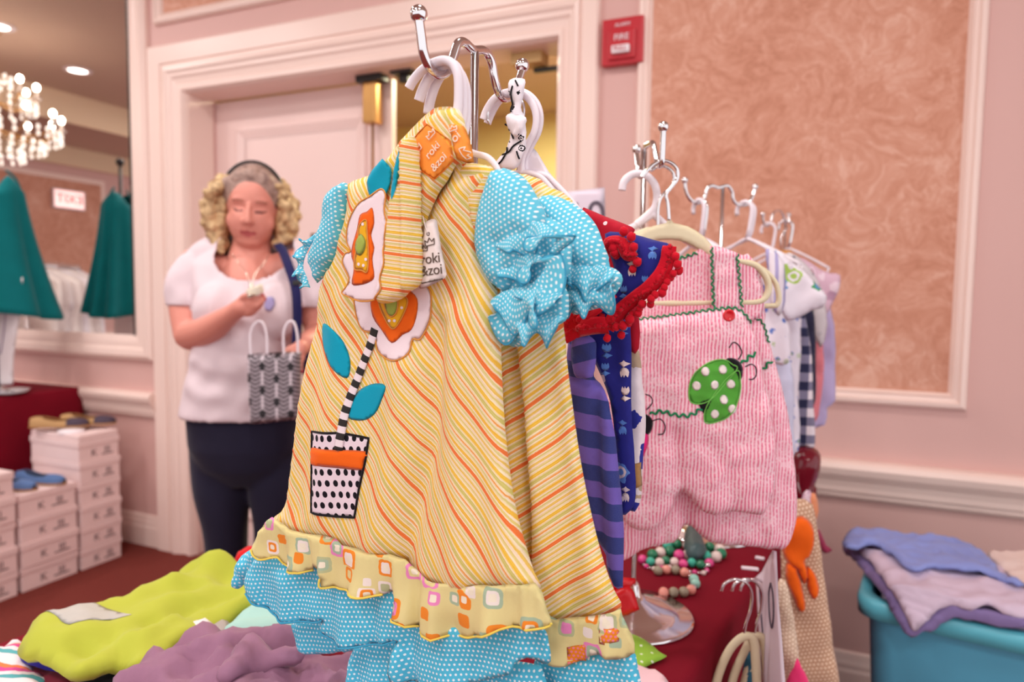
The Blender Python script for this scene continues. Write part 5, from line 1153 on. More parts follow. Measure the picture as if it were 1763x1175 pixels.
# what she carries: each its own thing
t_ = thing('trinket', 'small white and silver trinket held up in the raised hand', 'trinket', (0, 0, 0))
o = obox('case', q(426, 515, -.262), (.034, -.004, .012), (.004, .020, .006), (-.004, -.004, .022), plain('ivory_case', (232, 222, 202), .4), t_, .004, 2, True)
lathe('dial', [(.001, -.002), (.009, -.002), (.009, .002), (.001, .003)], q(432, 508, -.268), M_sil, t_, 16); settle(t_)
t_ = thing('shoulder_strap_bag', 'navy shoulder bag strap crossing the white tee beside the bag handles', 'shoulder bag', (0, 0, 0))
M_nv = fabric('navy_webbing', (36, 36, 84), .1)
SP = [q(478, 421, -.02), q(487, 432, -.05), q(496, 455, -.105), q(505, 480, -.140), q(510, 500, -.155), q(512, 525, -.160), q(512, 560, -.155), q(510, 590, -.148)]
V, Fc = [], []; P = catmull([tuple(p) for p in SP], 6)
for i, p in enumerate(P):
    for k in (-1, 1):
        V.append(Vector(p)+Vector((.0125*k, -.001*k*k, .004*k)))
for i in range(len(P)-1): Fc.append((2*i, 2*i+1, 2*i+3, 2*i+2))
o = from_arrays('strap', V, Fc, M_nv, t_); m = o.modifiers.new('s', 'SOLIDIFY'); m.thickness = .003; bake(o)
obox('buckle', q(503, 492, -.158), (.034, 0, .002), (0, .004, 0), (0, 0, .014), M_black, t_, .002)
obox('pouch', q(515, 600, .14), (.12, .02, 0), (-.02, .10, 0), (0, 0, -.22), M_nv, t_, .02, 3, True); settle(t_)
t_ = thing('paper_bag', 'black and white patterned paper gift bag with white cord handles', 'gift bag', (0, 0, 0))
M_bag = prints('black_white_leaf_print', (44, 38, 44), ['2C262C', 'C8BCC4', '2C262C', 'B0A4AC'], .022, 5.1, .42, False)
def bagmat():
    g = G('black_white_column_print'); u, v = g.uv()
    a = g.math('ABSOLUTE', g.math('SUBTRACT', frac(g, u, .036), .5)); b = g.math('ABSOLUTE', g.math('SUBTRACT', g.math('FRACT', g.math('ADD', g.math('DIVIDE', v, .062), g.math('MULTIPLY', g.math('FLOOR', g.math('DIVIDE', u, .036)), .5))), .5))
    chev = g.math('GREATER_THAN', g.math('FRACT', g.math('ADD', g.math('MULTIPLY', a, 2.0), g.math('DIVIDE', v, .011))), .5)
    fl = g.math('LESS_THAN', g.math('ADD', g.math('MULTIPLY', a, 1.0), b), .24); stemm = g.math('LESS_THAN', a, .09)
    col = g.mix(chev, lin((58, 50, 56)), lin((168, 156, 164))); col = g.mix(stemm, col, lin((206, 194, 202))); col = g.mix(fl, col, lin((26, 22, 28))); return g.fin(col, .6)
M_bag = bagmat()
FBg = Frame(q(470, 670, -.215), (1, .02, 0), (.0, .0, 1))
_, bg = cloth('bag_body', FBg, [(427, 610), (470, 607), (518, 606), (518, 660), (517, 722), (470, 727), (432, 731), (428, 670)], M_bag, t_, .028, .018, None, .008, 1)
for xs in ((432, 441, 452, 459), (489, 496, 506, 512)):
    tube('cord_handle', [Vector(p) for p in catmull([tuple(q(xs[0], 612, -.235)), tuple(q(xs[0]-1, 575, -.235)), tuple(q(xs[1], 556, -.235)), tuple(q(xs[2], 556, -.235)), tuple(q(xs[3], 578, -.235)), tuple(q(xs[3]+1, 610, -.235))], 8)], .0034, M_white, t_, 8)
settle(t_)
# ------------------------------------------------------------------ shoe boxes by the wall
M_box = plain('white_shoebox', (242, 216, 214), .6, var=.04); M_inkb = plain('box_print', (120, 96, 100), .7)
def shoe_box(o0, o1, h0, h1, lab, grp, deep=.31, sf=-.222, jog=0.0, openb=False):
    t_ = thing('shoe_box', lab, 'shoe box', (0, 0, 0), grp); s1 = sf+jog; s0 = s1-deep; lid = .028
    wbox('carton', s0+.004, s1-.004, h0+.0005, h1-lid*.3, o0+.004, o1-.004, M_box, t_, .002)
    wbox('lid', s0, s1, h1-lid, h1-.0006, o0, o1, M_box, t_, .003)
    # printed end panel: black label block and a line of characters
    X = Vector((*WN, 0)); N = Vector((*WD, 0)); c_ = (h0+h1-lid)/2
    def ptext(body, o_, h_, size):
        c = bpy.data.curves.new('x', 'FONT'); c.body = body; c.size = size; c.extrude = .0004; c.align_x = 'CENTER'; c.align_y = 'CENTER'
        ob = bpy.data.objects.new('x', c); COL.objects.link(ob); Xr = -X; M = Matrix((Xr, Vector((0, 0, 1)), N)).transposed().to_4x4(); M.translation = wp(s1-.0030, h_, o_)
        dg = bpy.context.evaluated_depsgraph_get(); me = bpy.data.meshes.new_from_object(ob.evaluated_get(dg)); me.transform(M); bpy.data.objects.remove(ob)
        link('printed_mark', me, M_inkb, t_)
    w_ = o1-o0
    ptext('K', o0+w_*.62, c_, .045); ptext('III', o0+w_*.30, c_+.006, .040); wbox('label_strip', s1-.0042, s1-.0034, c_-.016, c_-.010, o0+w_*.16, o0+w_*.44, M_inkb, t_)
    return settle(t_)
N_ = {6: ['lowest', 'second', 'third', 'fourth', 'fifth', 'topmost'], 4: ['lowest', 'second', 'third', 'topmost'], 5: ['lowest', 'second', 'third', 'fourth', 'topmost']}
for (o0, o1, n, H, lab, dp) in ((.155, .350, 6, .575, 'white shoe box, %s in the tall stack nearest the wall', .33), (.362, .600, 4, .405, 'white shoe box, %s in the short middle stack', .31), (.612, .840, 5, .510, 'white shoe box, %s in the stack at the picture edge', .31)):
    for k in range(n): shoe_box(o0, o1, H*k/n, H*(k+1)/n, lab % N_[n][k], 'stacked white shoe boxes', dp, jog=rp.uniform(-.006, .006))
t_ = thing('shoe_box', 'open lidless shoe box with white tissue on the tall stack, under the tan shoes', 'shoe box', (0, 0, 0), 'stacked white shoe boxes')
def flat_shoe(nm, lab, s, o, h, yaw, mt, mb, grp):
    """low slip-on flat: sole, rounded upper with an opening, toe cap"""
    t_ = thing(nm, lab, 'shoe', (0, 0, 0), grp); c = wp(s, h, o); Rz = Matrix.Rotation(yaw, 3, 'Z')
    def T(x, y, z): return c + Rz @ Vector((x, y, z))
    prof = [(-.115, .022), (-.10, .030), (-.06, .033), (-.01, .033), (.04, .038), (.085, .036), (.11, .024), (.122, .008)]
    V, Fc = [], []
    for x, w_ in prof:
        for a in np.linspace(0, math.pi, 9): V.append(T(x, w_*math.cos(a), .004+(.052 if x < -.05 else .030 if x < .03 else .036)*math.sin(a)**.7*(w_/.036)**.4))
    n = 9
    for i in range(len(prof)-1):
        for k in range(n-1):
            if 2 <= i <= 3 and 2 < k < 6: continue
            if i < 2 and 3 <= k <= 4: continue
            Fc.append((i*n+k, i*n+k+1, (i+1)*n+k+1, (i+1)*n+k))
    up = from_arrays('upper', V, Fc, [mt, mb], t_); 
    for p in up.data.polygons: p.material_index = 1 if (Rz.inverted() @ (p.center-c)).x > .05 else 0
    m = up.modifiers.new('s', 'SOLIDIFY'); m.thickness = .003; m2 = up.modifiers.new('b', 'SUBSURF'); m2.levels = 1; bake(up)
    S = [T(x, w_*1.04, 0) for x, w_ in prof]+[T(x, -w_*1.04, 0) for x, w_ in prof[::-1]]; n2 = len(S)
    from_arrays('sole', [p+Vector((0, 0, .001)) for p in S]+[p+Vector((0, 0, .008)) for p in S], [tuple(range(n2))[::-1], tuple(range(n2, 2*n2))]+[(i, (i+1) % n2, n2+(i+1) % n2, n2+i) for i in range(n2)], plain('tan_sole', (176, 130, 84), .7), t_, smooth=False)
    return settle(t_)
wbox('carton', -.55, -.228, .5755, .60, .16, .345, M_box, t_, .003)
for k, (a, b) in enumerate(((-.50, .20), (-.42, .25), (-.34, .30))): ball('tissue', wp(a, .602, b), .05, plain('tissue_paper', (240, 228, 232), .9), t_, 2, (1.2, 1.0, .30))
settle(t_)
M_shtan = plain('tan_suede', (186, 146, 98), .8); M_shdk = plain('dark_plum_toe', (68, 52, 70), .7); M_blu = fabric('blue_mesh', (92, 120, 168), .15)
ya = math.atan2(-WD[1], -WD[0])
flat_shoe('flat_shoe', 'tan flat with dark toe, nearer the door, on the tall shoe box stack', -.37, .20, .618, ya+.5+math.pi, M_shtan, M_shdk, 'tan flats on the tall stack')
flat_shoe('flat_shoe', 'tan flat with dark toe, farther from the door, on the tall shoe box stack', -.42, .30, .618, ya+.6+math.pi, M_shtan, M_shdk, 'tan flats on the tall stack')
flat_shoe('mesh_shoe', 'blue mesh flat, right one on the short middle box stack', -.34, .44, .407, ya+.2+math.pi, M_blu, M_blu, 'blue mesh flats')
flat_shoe('mesh_shoe', 'blue mesh flat, left one on the short middle box stack', -.36, .54, .407, ya+.1+math.pi, M_blu, M_blu, 'blue mesh flats')
# ------------------------------------------------------------------ side table with burgundy cloth, stand and teal tops
def wconv(s, o, z): return wp(s, z, o)
t_ = thing('side_table', 'small side table hidden under burgundy cloth beside the shoe boxes', 'table', (0, 0, 0))
wbox('tabletop', -1.70, -.672, .72, .745, .05, .58, MC['table_board'], t_)
for s_, o_ in ((-1.6, .12), (-.76, .12), (-1.6, .50), (-.76, .50)): tube('leg', [wp(s_, 0, o_), wp(s_, .72, o_)], .014, MC['grey_steel'], t_)
settle(t_)
table_cloth('side_tablecloth', wconv, -1.71, -.660, .04, .59, .75, .70, M_burg, 'burgundy cloth on the side table under the wall mirror', .006)
M_teal = fabric('teal_knit', (0, 104, 108), .12); M_wmann = plain('ivory_display_bust', (226, 214, 206), .5)
def teal_top(label, s, o, yaw, h0, h1, w0, w1, grp):
    """sleeveless flared top on a bust stand: a folded cone of cloth"""
    t_ = thing('teal_top', label, 'top', (0, 0, 0), grp); c = wp(s, 0, o); V, Fc, UV = [], [], []; NS_, NR = 72, 22
    for j in range(NR+1):
        k = j/NR; z = h1+(h0-h1)*k; w_ = w0+(w1-w0)*k**1.5; am = .028*k**1.2
        if k < .12: w_ = w0*(.55+.45*k/.12)
        for i in range(NS_):
            a = 2*math.pi*i/NS_; r = 1+am/w_*math.sin(9*a+1.3*math.sin(2*a))
            x, y = w_*r*math.cos(a), w_*.60*r*math.sin(a); zz = z - .02*k*math.cos(2*a+.6)
            neck = .10*max(0, 1-k*6)*math.exp(-(x/.05)**2)
            V.append(c+Vector((x*math.cos(yaw)-y*math.sin(yaw), x*math.sin(yaw)+y*math.cos(yaw), zz-neck)))
    for j in range(NR):
        for i in range(NS_): Fc.append((j*NS_+i, j*NS_+(i+1) % NS_, (j+1)*NS_+(i+1) % NS_, (j+1)*NS_+i))
    ob = from_arrays('flared_body', V, Fc, M_teal, t_); m = ob.modifiers.new('s', 'SOLIDIFY'); m.thickness = .003; bake(ob)
    for sx in (-1, 1):
        P = [c+Vector((math.cos(yaw)*sx*x, math.sin(yaw)*sx*x, z)) for x, z in ((w0*.50, h1+.005), (w0*.80, h1-.03), (w0*.98, h1-.10), (w0*1.02, h1-.16))]
        tube('armhole_edge', catmull([tuple(p) for p in P], 5), .006, M_teal, t_, 6)
    settle(t_)
    t2 = thing('bust_stand', label.replace('top', 'bust stand under the top'), 'stand', (0, 0, 0)); zt = h1+.14
    tube('pole', [c+Vector((0, 0, .765)), c+Vector((0, 0, zt))], .008, M_black, t2, 10); ball('finial', c+Vector((0, 0, zt+.012)), .022, M_black, t2, 2)
    lathe('foot', [(.10, .752), (.10, .758), (.03, .770), (.01, .785)], (c.x, c.y, 0), M_chrome, t2, 24); settle(t2)
cs = at(-22, 500, 3.14); s_, o_ = wall_so(cs)
teal_top('teal flared sleeveless top on a stand in front of the mirror', s_, o_-.03, .75, 1.11, 1.78, .12, .25, 'teal tops by the mirror')
# ivory display and leaflets on the side table
t_ = thing('display_leaflet', 'white folded leaflet stand on the side table under the teal top', 'leaflet', (0, 0, 0))
P0 = at(15, 600, 3.16); fl_ = vframe(P0.x, P0.y, (1, -.25)); cloth('leaf', fl_, [(-30, 480), (40, 478), (36, 540), (26, 600), (22, 662), (-30, 668)], plain('leaflet_paper', (232, 222, 224), .6), t_, .004, .005, wob(6, .003, 3), .02, 1)
tube('print_line', px_path(fl_, None, [(13, 500), (10, 560), (3, 610)], .006), .002, plain('plum_ink', (120, 90, 130), .6), t_); settle(t_)
t_ = thing('glass_dish', 'shallow glass dish of silver trinkets at the corner of the side table', 'dish', (0, 0, 0))
lathe('bowl', [(.03, .001), (.07, .010), (.085, .022), (.080, .022), (.03, .008)], wp(wall_so(at(14, 676, 3.12))[0], .7505, wall_so(at(14, 676, 3.12))[1]), plain('clear_glass', (210, 214, 220), .1, .3), t_, 28); settle(t_)
# ------------------------------------------------------------------ part of the room that the mirror shows
def mir(px, py, y):
    """real place of something the mirror shows at px,py, its image y away"""
    P = at(px, py, y); r_ = refl(P); return Vector((r_[0], r_[1], P.z))
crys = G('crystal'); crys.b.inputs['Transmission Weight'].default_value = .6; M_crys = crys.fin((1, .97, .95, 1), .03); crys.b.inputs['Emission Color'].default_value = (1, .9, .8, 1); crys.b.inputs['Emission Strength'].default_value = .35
bulbm = G('candle_bulb'); bulbm.b.inputs['Emission Color'].default_value = (1, .86, .7, 1); bulbm.b.inputs['Emission Strength'].default_value = 22; M_bulb = bulbm.fin((1, .95, .9, 1), .3)
ch = mir(-12, 170, 4.75); cx, cy = ch.x, ch.y
t_ = thing('chandelier', 'crystal chandelier with candle bulbs, seen in the wall mirror', 'chandelier', (cx, cy, 2.1))
def lo(o): o.matrix_parent_inverse = Matrix.Translation((-cx, -cy, -2.1)); return o
lo(tube('chain', [(cx, cy, CEIL-.001), (cx, cy, 2.7)], .012, M_brass, t_))
lo(lathe('canopy', [(.02, 2.93), (.07, 2.96), (.075, CEIL-.0005)], (cx, cy, 0), M_brass, t_, 20))
lo(lathe('stem', [(.01, 2.12), (.05, 2.20), (.02, 2.28), (.06, 2.36), (.025, 2.45), (.05, 2.58), (.015, 2.74)], (cx, cy, 0), M_crys, t_, 16))
for lev, (rr_, z, n) in enumerate(((.40, 2.36, 12), (.26, 2.56, 8))):
    for k in range(n):
        a = 2*math.pi*(k+.3)/n; e = Vector((cx+rr_*math.cos(a), cy+rr_*math.sin(a), z))
        lo(tube('arm', catmull([(cx, cy, z-.02), (cx+rr_*.45*math.cos(a), cy+rr_*.45*math.sin(a), z-.08), (cx+rr_*.85*math.cos(a), cy+rr_*.85*math.sin(a), z-.06), tuple(e)], 4), .006, M_brass, t_, 6))
        lo(lathe('candle', [(.03, -.004), (.032, .004), (.011, .006), (.011, .055)], e, M_wmann, t_, 10)); lo(ball('bulb', e+Vector((0, 0, .078)), .019, M_bulb, t_, 2, (1, 1, 1.35)))
drop_me = None; rc = random.Random(5)
for rr_, z, n, L_n in ((.40, 2.33, 34, 4), (.30, 2.25, 26, 4), (.18, 2.18, 16, 4), (.26, 2.52, 22, 4), (.12, 2.68, 10, 5)):
    for k in range(n):
        a = 2*math.pi*k/n
        for j in range(2):
            p = Vector((cx+rr_*math.cos(a), cy+rr_*math.sin(a), z-j*.045-.01))
            if drop_me is None:
                o = ball('crystal_drop', (0, 0, 0), .013, M_crys, t_, 1, (1, 1, 1.6)); drop_me = o.data
                drop_me.polygons.foreach_set('use_smooth', [False]*len(drop_me.polygons))
            else: o = link('crystal_drop', drop_me, None, t_)
            o.location = (p.x-cx, p.y-cy, p.z-2.1); o.rotation_euler = (0, 0, rc.random()*6)
for k in t_.children:
    if k.name.startswith('crystal_drop'): k.matrix_parent_inverse = Matrix.Identity(4)
# EXIT sign on the far left wall
pe = mir(141, 353, 7.3); se, oe = wall_so(pe); Ex = S0+.09
t_ = thing('exit_sign', 'lit red EXIT sign on the far wall, seen in the mirror', 'exit sign', (0, 0, 0))
hz = 2.19; lbox('housing', oe-.17, oe+.17, hz-.10, hz+.10, .02, .06, M_white, t_)
gx_ = G('exit_face'); gx_.b.inputs['Emission Color'].default_value = (1, .62, .58, 1); gx_.b.inputs['Emission Strength'].default_value = 1.0
lbox('lit_face', oe-.155, oe+.155, hz-.085, hz+.085, .06, .064, gx_.fin((1, .8, .78, 1), .4), t_)
c = bpy.data.curves.new('x', 'FONT'); c.body = 'EXIT'; c.size = .14; c.extrude = .002; c.align_x = 'CENTER'; c.align_y = 'CENTER'
ob = bpy.data.objects.new('x', c); COL.objects.link(ob); M = Matrix((-Vector((*WN, 0)), Vector((0, 0, 1)), Vector((*WD, 0)))).transposed().to_4x4(); M.translation = wp(S0+.066, hz, oe)
dg = bpy.context.evaluated_depsgraph_get(); me = bpy.data.meshes.new_from_object(ob.evaluated_get(dg)); me.transform(M); bpy.data.objects.remove(ob); link('exit_lettering', me, M_red, t_); settle(t_)
# rail of white garments in the left part of the room, seen in the mirror
t_ = thing('garment_rail', 'long chrome clothes rail of white garments, seen in the mirror', 'rail', (0, 0, 0))
A_ = mir(45, 455, 5.0); B_ = mir(140, 468, 6.0); A_.z = B_.z = 1.42
tube('rail', [A_, B_], .013, M_chrome, t_)
for e in (A_, B_): tube('upright', [Vector((e.x, e.y, 0.0)), e], .014, M_chrome, t_)
tube('foot_bar', [Vector((A_.x, A_.y, .02)), Vector((B_.x, B_.y, .02))], .014, M_chrome, t_); settle(t_)
dv = (B_-A_).normalized(); pv = Vector((-dv.y, dv.x, 0)); nG = 9
for k in range(nG):
    c_ = A_+(B_-A_)*((k+.5)/nG); tg = thing('white_gown', ('long pale garment, %s from the near end of the mirrored chrome rail' % ('first second third fourth fifth sixth seventh eighth ninth'.split()[k])), 'gown', (0, 0, 0), 'white garments on the mirrored rail')
    fr = Frame((c_.x, c_.y, 0), pv + dv*rc.uniform(-.3, .3), (0, 0, 1), tuple(dv)); V, Fc = [], []
    pl = [(-.03, 1.40), (.03, 1.40), (.10, 1.36), (.22, 1.30), (.24, 1.10), (.20, 1.0), (.24, .6), (.28, .35), (-.28, .35), (-.24, .6), (-.20, 1.0), (-.24, 1.10), (-.22, 1.30), (-.10, 1.36)]
    class Fx(Frame):
        def uv(s, a, b): return (a, b)
    fx = Fx(fr.O, fr.U, fr.V, fr.N); cloth('body', fx, pl, plain('white_linen_%d' % (k % 3), ((236, 226, 222), (214, 202, 200), (228, 220, 226))[k % 3], .8), tg, .02, .05, wob(3, .02, k), .035, 2)
    tube('hanger_hook', [fr.pt(0, 1.39, 0), fr.pt(0, 1.42, 0), fr.pt(.02, 1.445, 0), fr.pt(.0, 1.455, 0), fr.pt(-.02, 1.44, 0)], .003, M_chrome, tg, 6); settle(tg)
# ------------------------------------------------------------------ turquoise bin
M_bin = plain('turquoise_plastic', (92, 174, 206), .35, var=.03); M_rim = plain('turquoise_rim', (96, 190, 210), .3, var=.03)
t_ = thing('storage_bin', 'turquoise plastic storage bin heaped with lavender clothes by the wall', 'bin', (0, 0, 0))
B0 = np.array([.762, 1.455]); e1 = BX; e2 = AX; BH = .585; BL, BWd = .62, .36
def rr(L0, W0, r, n=6):
    pts = []
    for cx_, cy_, a0 in ((r, r, math.pi), (L0-r, r, 1.5*math.pi), (L0-r, W0-r, 0), (r, W0-r, .5*math.pi)):
        for k in range(n+1):
            a = a0+k*math.pi/2/n; pts.append((cx_+r*math.cos(a), cy_+r*math.sin(a)))
    return pts
def bin_ring(inset, z, r=.05):
    return [Vector((B0[0]+e1[0]*(x+inset)+e2[0]*(y+inset), B0[1]+e1[1]*(x+inset)+e2[1]*(y+inset), z)) for x, y in rr(BL-2*inset, BWd-2*inset, r)]
def loft(name, rings, mat, parent, caps=(True, True)):
    n = len(rings[0]); V = [p for r_ in rings for p in r_]; Fc = []
    for i in range(len(rings)-1):
        for k in range(n): Fc.append((i*n+k, i*n+(k+1) % n, (i+1)*n+(k+1) % n, (i+1)*n+k))
    if caps[0]: Fc.append(tuple(range(n))[::-1])
    if caps[1]: Fc.append(tuple(range((len(rings)-1)*n, len(rings)*n)))
    return from_arrays(name, V, Fc, mat, parent, smooth=True)
loft('tub', [bin_ring(.075, .002), bin_ring(.05, .03), bin_ring(.022, BH-.06), bin_ring(.018, BH-.01), bin_ring(.026, BH-.01), bin_ring(.034, BH-.06), bin_ring(.08, .03)], M_bin, t_)
loft('rim', [bin_ring(.016, BH-.045), bin_ring(0, BH-.040), bin_ring(-.002, BH-.008), bin_ring(.004, BH), bin_ring(.024, BH), bin_ring(.028, BH-.02)], M_rim, t_, (False, False))
ins = [bin_ring(.10, .12, .08)]
e_ = []
V_, F_ = [], []
t_['label'] = 'turquoise plastic storage bin by the wall, clothes heaped over its rim'
settle(t_)
M_per = fabric('periwinkle_cloth', (136, 148, 208), .08); M_lav2 = fabric('pale_lavender_cloth', (206, 188, 208), .06); M_dl = fabric('dusky_violet_cloth', (128, 112, 160), .08)
def flat(name, label, cat, z, poly, mat, t=.012, R=.03, fold=None, seed=1, part=None, slope=None, g=.012, group=None, kids=()):
    fr = hframe(z) if slope is None else Frame(*slope)
    if fr.N @ (CAMP-fr.O) < 0: fr.N = -fr.N
    o, s_ = cloth(name, fr, poly, mat, None, t, R, fold or addf(wob(7, .007, seed), wob(18, .003, seed+30)), g, 3)
    tag(o, label, cat, group)
    return o, fr, s_
binc = Vector((B0[0]+e1[0]*BL*.5+e2[0]*BWd*.5, B0[1]+e1[1]*BL*.5+e2[1]*BWd*.5, 0))
# filling below the visible pile
fillr = [bin_ring(.05, BH-.20, .05), bin_ring(.04, BH-.03, .05), bin_ring(.08, BH+.022, .06), bin_ring(.15, BH+.03, .05)]
o = loft('folded_stack', fillr, M_lav2, None); tag(o, 'pale lavender folded clothes filling the turquoise bin to its rim', 'clothes')
def drape_front(name, label, z, poly, mat, k, seed, t=.010):
    """cloth lying on the bin and spilling a little over its front rim"""
    fr = hframe(z)
    def fd(u, v):
        P = fr.arr(u, v, u*0); return .005*nz(u, v, 8, seed)+.004*(1-2*np.abs(nz(u, v, 11, seed+5)))
    o, s_ = cloth(name, fr, poly, mat, None, t, .02, fd, .010, 3)
    co = np.zeros(len(o.data.vertices)*3); o.data.vertices.foreach_get('co', co); co = co.reshape(-1, 3)
    d = (co[:, :2]-B0)@AX; over = np.clip(-.004-d, 0, 9)     # past the front edge: hang down along it
    sh = over*.80; co[:, 0] += AX[0]*sh; co[:, 1] += AX[1]*sh; co[:, 2] -= over*k
    o.data.vertices.foreach_set('co', co.ravel()); o.data.update(); tag(o, label, 'clothes', 'folded clothes on the bin'); return o
drape_front('dusky_garment', 'dusky violet garment edge showing lowest in the pile on the bin', BH+.020, [(1450, 940), (1500, 932), (1600, 960), (1780, 1000), (1790, 1075), (1720, 1078), (1690, 1070), (1640, 1066), (1590, 1088), (1560, 1090), (1540, 1070), (1522, 1030), (1500, 1000), (1470, 965)], M_dl, .33, 3)
drape_front('lavender_shirt', 'pale lavender folded shirt with creased edge hanging over the bin front', BH+.040, [(1478, 945), (1520, 950), (1600, 960), (1700, 970), (1800, 985), (1800, 1050), (1740, 1058), (1700, 1045), (1665, 1050), (1640, 1042), (1610, 1055), (1585, 1077), (1566, 1076), (1545, 1040), (1528, 1010), (1505, 975)], M_lav2, .33, 9)
drape_front('periwinkle_shirt', 'periwinkle blue folded shirt on top of the pile in the bin', BH+.062, [(1450, 938), (1458, 920), (1480, 910), (1505, 914), (1560, 920), (1640, 930), (1690, 948), (1720, 980), (1763, 1005), (1745, 1006), (1700, 990), (1650, 982), (1610, 978), (1580, 985), (1560, 978), (1530, 955), (1505, 940), (1475, 945)], M_per, .3, 14, .008)
drape_front('cream_shirt', 'cream folded cloth behind the periwinkle shirt at the picture edge', BH+.055, [(1700, 955), (1740, 950), (1800, 960), (1820, 1020), (1765, 1010), (1730, 985)], fabric('cream_cloth', (226, 206, 200), .05), .1, 15, .006)
# ------------------------------------------------------------------ clothes on the display table, left end
M_lime = fabric('lime_jersey', (178, 184, 66), .05, bs=700); M_mauve = fabric('mauve_jersey', (148, 106, 130), .06); M_mint = fabric('mint_jersey', (166, 208, 200), .05)
M_stripe = stripes('bright_striped_cloth', .2, 1, .05, [(0, 'F0E0E4'), (.25, '50A8B0'), (.4, 'F0E0E4'), (.55, 'D83C90'), (.72, 'F07840'), (.86, 'F0E0E4')], bump=0)
flat('striped_cloth', 'white cloth with teal pink and orange stripes under the lime shirt corner', 'clothes', TZ+.010, [(-40, 1120), (0, 1112), (30, 1098), (50, 1130), (80, 1170), (110, 1260), (-60, 1260)], M_stripe, .008, seed=2)
flat('blue_cloth', 'royal blue folded cloth edge just beneath the lime shirt', 'clothes', TZ+.018, [(38, 1120), (80, 1110), (160, 1120), (220, 1150), (200, 1165), (120, 1166), (60, 1150), (36, 1135)], fabric('royal_blue_cloth', (50, 44, 150), .1), .008, seed=3)
flat('maroon_cloth', 'maroon cloth in the pile below the royal blue one', 'clothes', TZ+.008, [(40, 1140), (100, 1150), (180, 1160), (240, 1180), (240, 1240), (80, 1240), (50, 1175)], fabric('maroon_cloth', (120, 28, 50), .1), .006, seed=5)
flat('black_cloth_piece', 'black cloth edge beneath the front of the lime shirt', 'clothes', TZ+.016, [(130, 1150), (200, 1130), (260, 1140), (300, 1150), (230, 1178), (200, 1200), (140, 1180)], M_blk, .008, seed=6)
def lf(u, v): return .010*nz(u, v, 5, 77)+.004*nz(u, v, 14, 79)
LS = [(30, 1118), (36, 1104), (52, 1090), (80, 1079), (120, 1074), (170, 1058), (230, 1036), (285, 1008), (325, 986), (350, 976), (380, 976), (402, 988), (430, 995), (470, 1000), (470, 1045), (440, 1052), (410, 1062), (395, 1072), (370, 1085), (330, 1105), (290, 1130), (245, 1158), (218, 1153), (205, 1149), (165, 1160), (128, 1168), (95, 1152), (62, 1138), (34, 1130)]
hz_ = hframe(TZ+.045)
lfold = addf(lf, crink(6, .006, 91), crink(15, .0022, 92), seg_fold(hz_, [([(390, 985), (340, 1010), (250, 1045)], .035, .016), ([(60, 1110), (120, 1120), (200, 1100)], .02, .010), ([(260, 1090), (330, 1060), (400, 1045)], .012, -.010), ([(190, 1120), (215, 1148)], .01, -.008), ([(300, 1050), (360, 1035), (430, 1030)], .012, .006), ([(90, 1140), (130, 1130), (170, 1135)], .01, -.007), ([(250, 1120), (300, 1085)], .008, .006)]))
o, fr, s_ = flat('lime_shirt', 'lime green jersey shirt with a pale grey printed block, spread on the table', 'shirt', TZ+.045, LS, M_lime, .013, .022, lfold, g=.009)
ap('printed_block', [(78, 1086), (95, 1080), (165, 1067), (195, 1075), (228, 1085), (195, 1092), (155, 1102), (120, 1112), (100, 1098)], plain('pale_grey_print', (186, 182, 176), .8, var=.08, vs=60), o, fr, s_, .0006, .0006, 1, g=.008)
flat('white_tag_cloth', 'small crumpled white cloth between the lime shirt and mauve pile', 'clothes', TZ+.045, [(320, 1112), (328, 1080), (342, 1078), (355, 1072), (365, 1078), (378, 1090), (378, 1102), (350, 1108)], fabric('white_cloth', (236, 224, 226), .04), .012, .02, wob(18, .006, 4), g=.008)
flat('grey_label', 'small grey tag lying beside the crumpled white cloth', 'tag', TZ+.05, [(364, 1080), (380, 1071), (394, 1075), (392, 1086), (372, 1090)], plain('grey_card', (166, 156, 150), .6), .003, .004, g=.006)
flat('mint_shirt', 'pale mint folded shirt behind the mauve pile on the table', 'shirt', TZ+.045, [(378, 1090), (400, 1072), (425, 1056), (440, 1046), (480, 1045), (540, 1070), (560, 1100), (540, 1118), (500, 1118), (455, 1114), (420, 1112), (395, 1102)], M_mint, .016, .03, addf(wob(8, .006, 8), seg_fold(hframe(TZ+.045), [([(400, 1078), (450, 1075), (520, 1080)], .008, -.006)])))
mf = addf(wob(6, .010, 31), crink(8, .010, 33), crink(19, .003, 34), seg_fold(hframe(TZ+.055), [([(380, 1160), (440, 1125), (520, 1130)], .012, .016), ([(300, 1175), (400, 1130), (430, 1105)], .012, .012), ([(330, 1160), (420, 1150), (520, 1160)], .008, -.012), ([(440, 1175), (500, 1140), (600, 1140)], .010, -.010), ([(450, 1110), (480, 1140), (470, 1175)], .01, .008)]))
flat('mauve_clothes', 'mauve crumpled garment heaped at the front of the table', 'clothes', TZ+.055, [(195, 1178), (215, 1155), (245, 1142), (290, 1122), (325, 1104), (355, 1094), (380, 1099), (396, 1112), (428, 1104), (452, 1106), (475, 1118), (520, 1120), (560, 1132), (600, 1122), (625, 1140), (640, 1200), (640, 1290), (180, 1290)], M_mauve, .012, .02, mf, g=.008)
flat('mauve_sleeve', 'mauve folded sleeve lying on the crumpled mauve garment', 'clothes', TZ+.078, [(400, 1125), (428, 1106), (450, 1108), (490, 1122), (525, 1126), (520, 1142), (480, 1146), (440, 1150), (410, 1168), (380, 1178), (372, 1160)], M_mauve, .012, .02, addf(wob(12, .005, 35), crink(16, .004, 36)), g=.008)
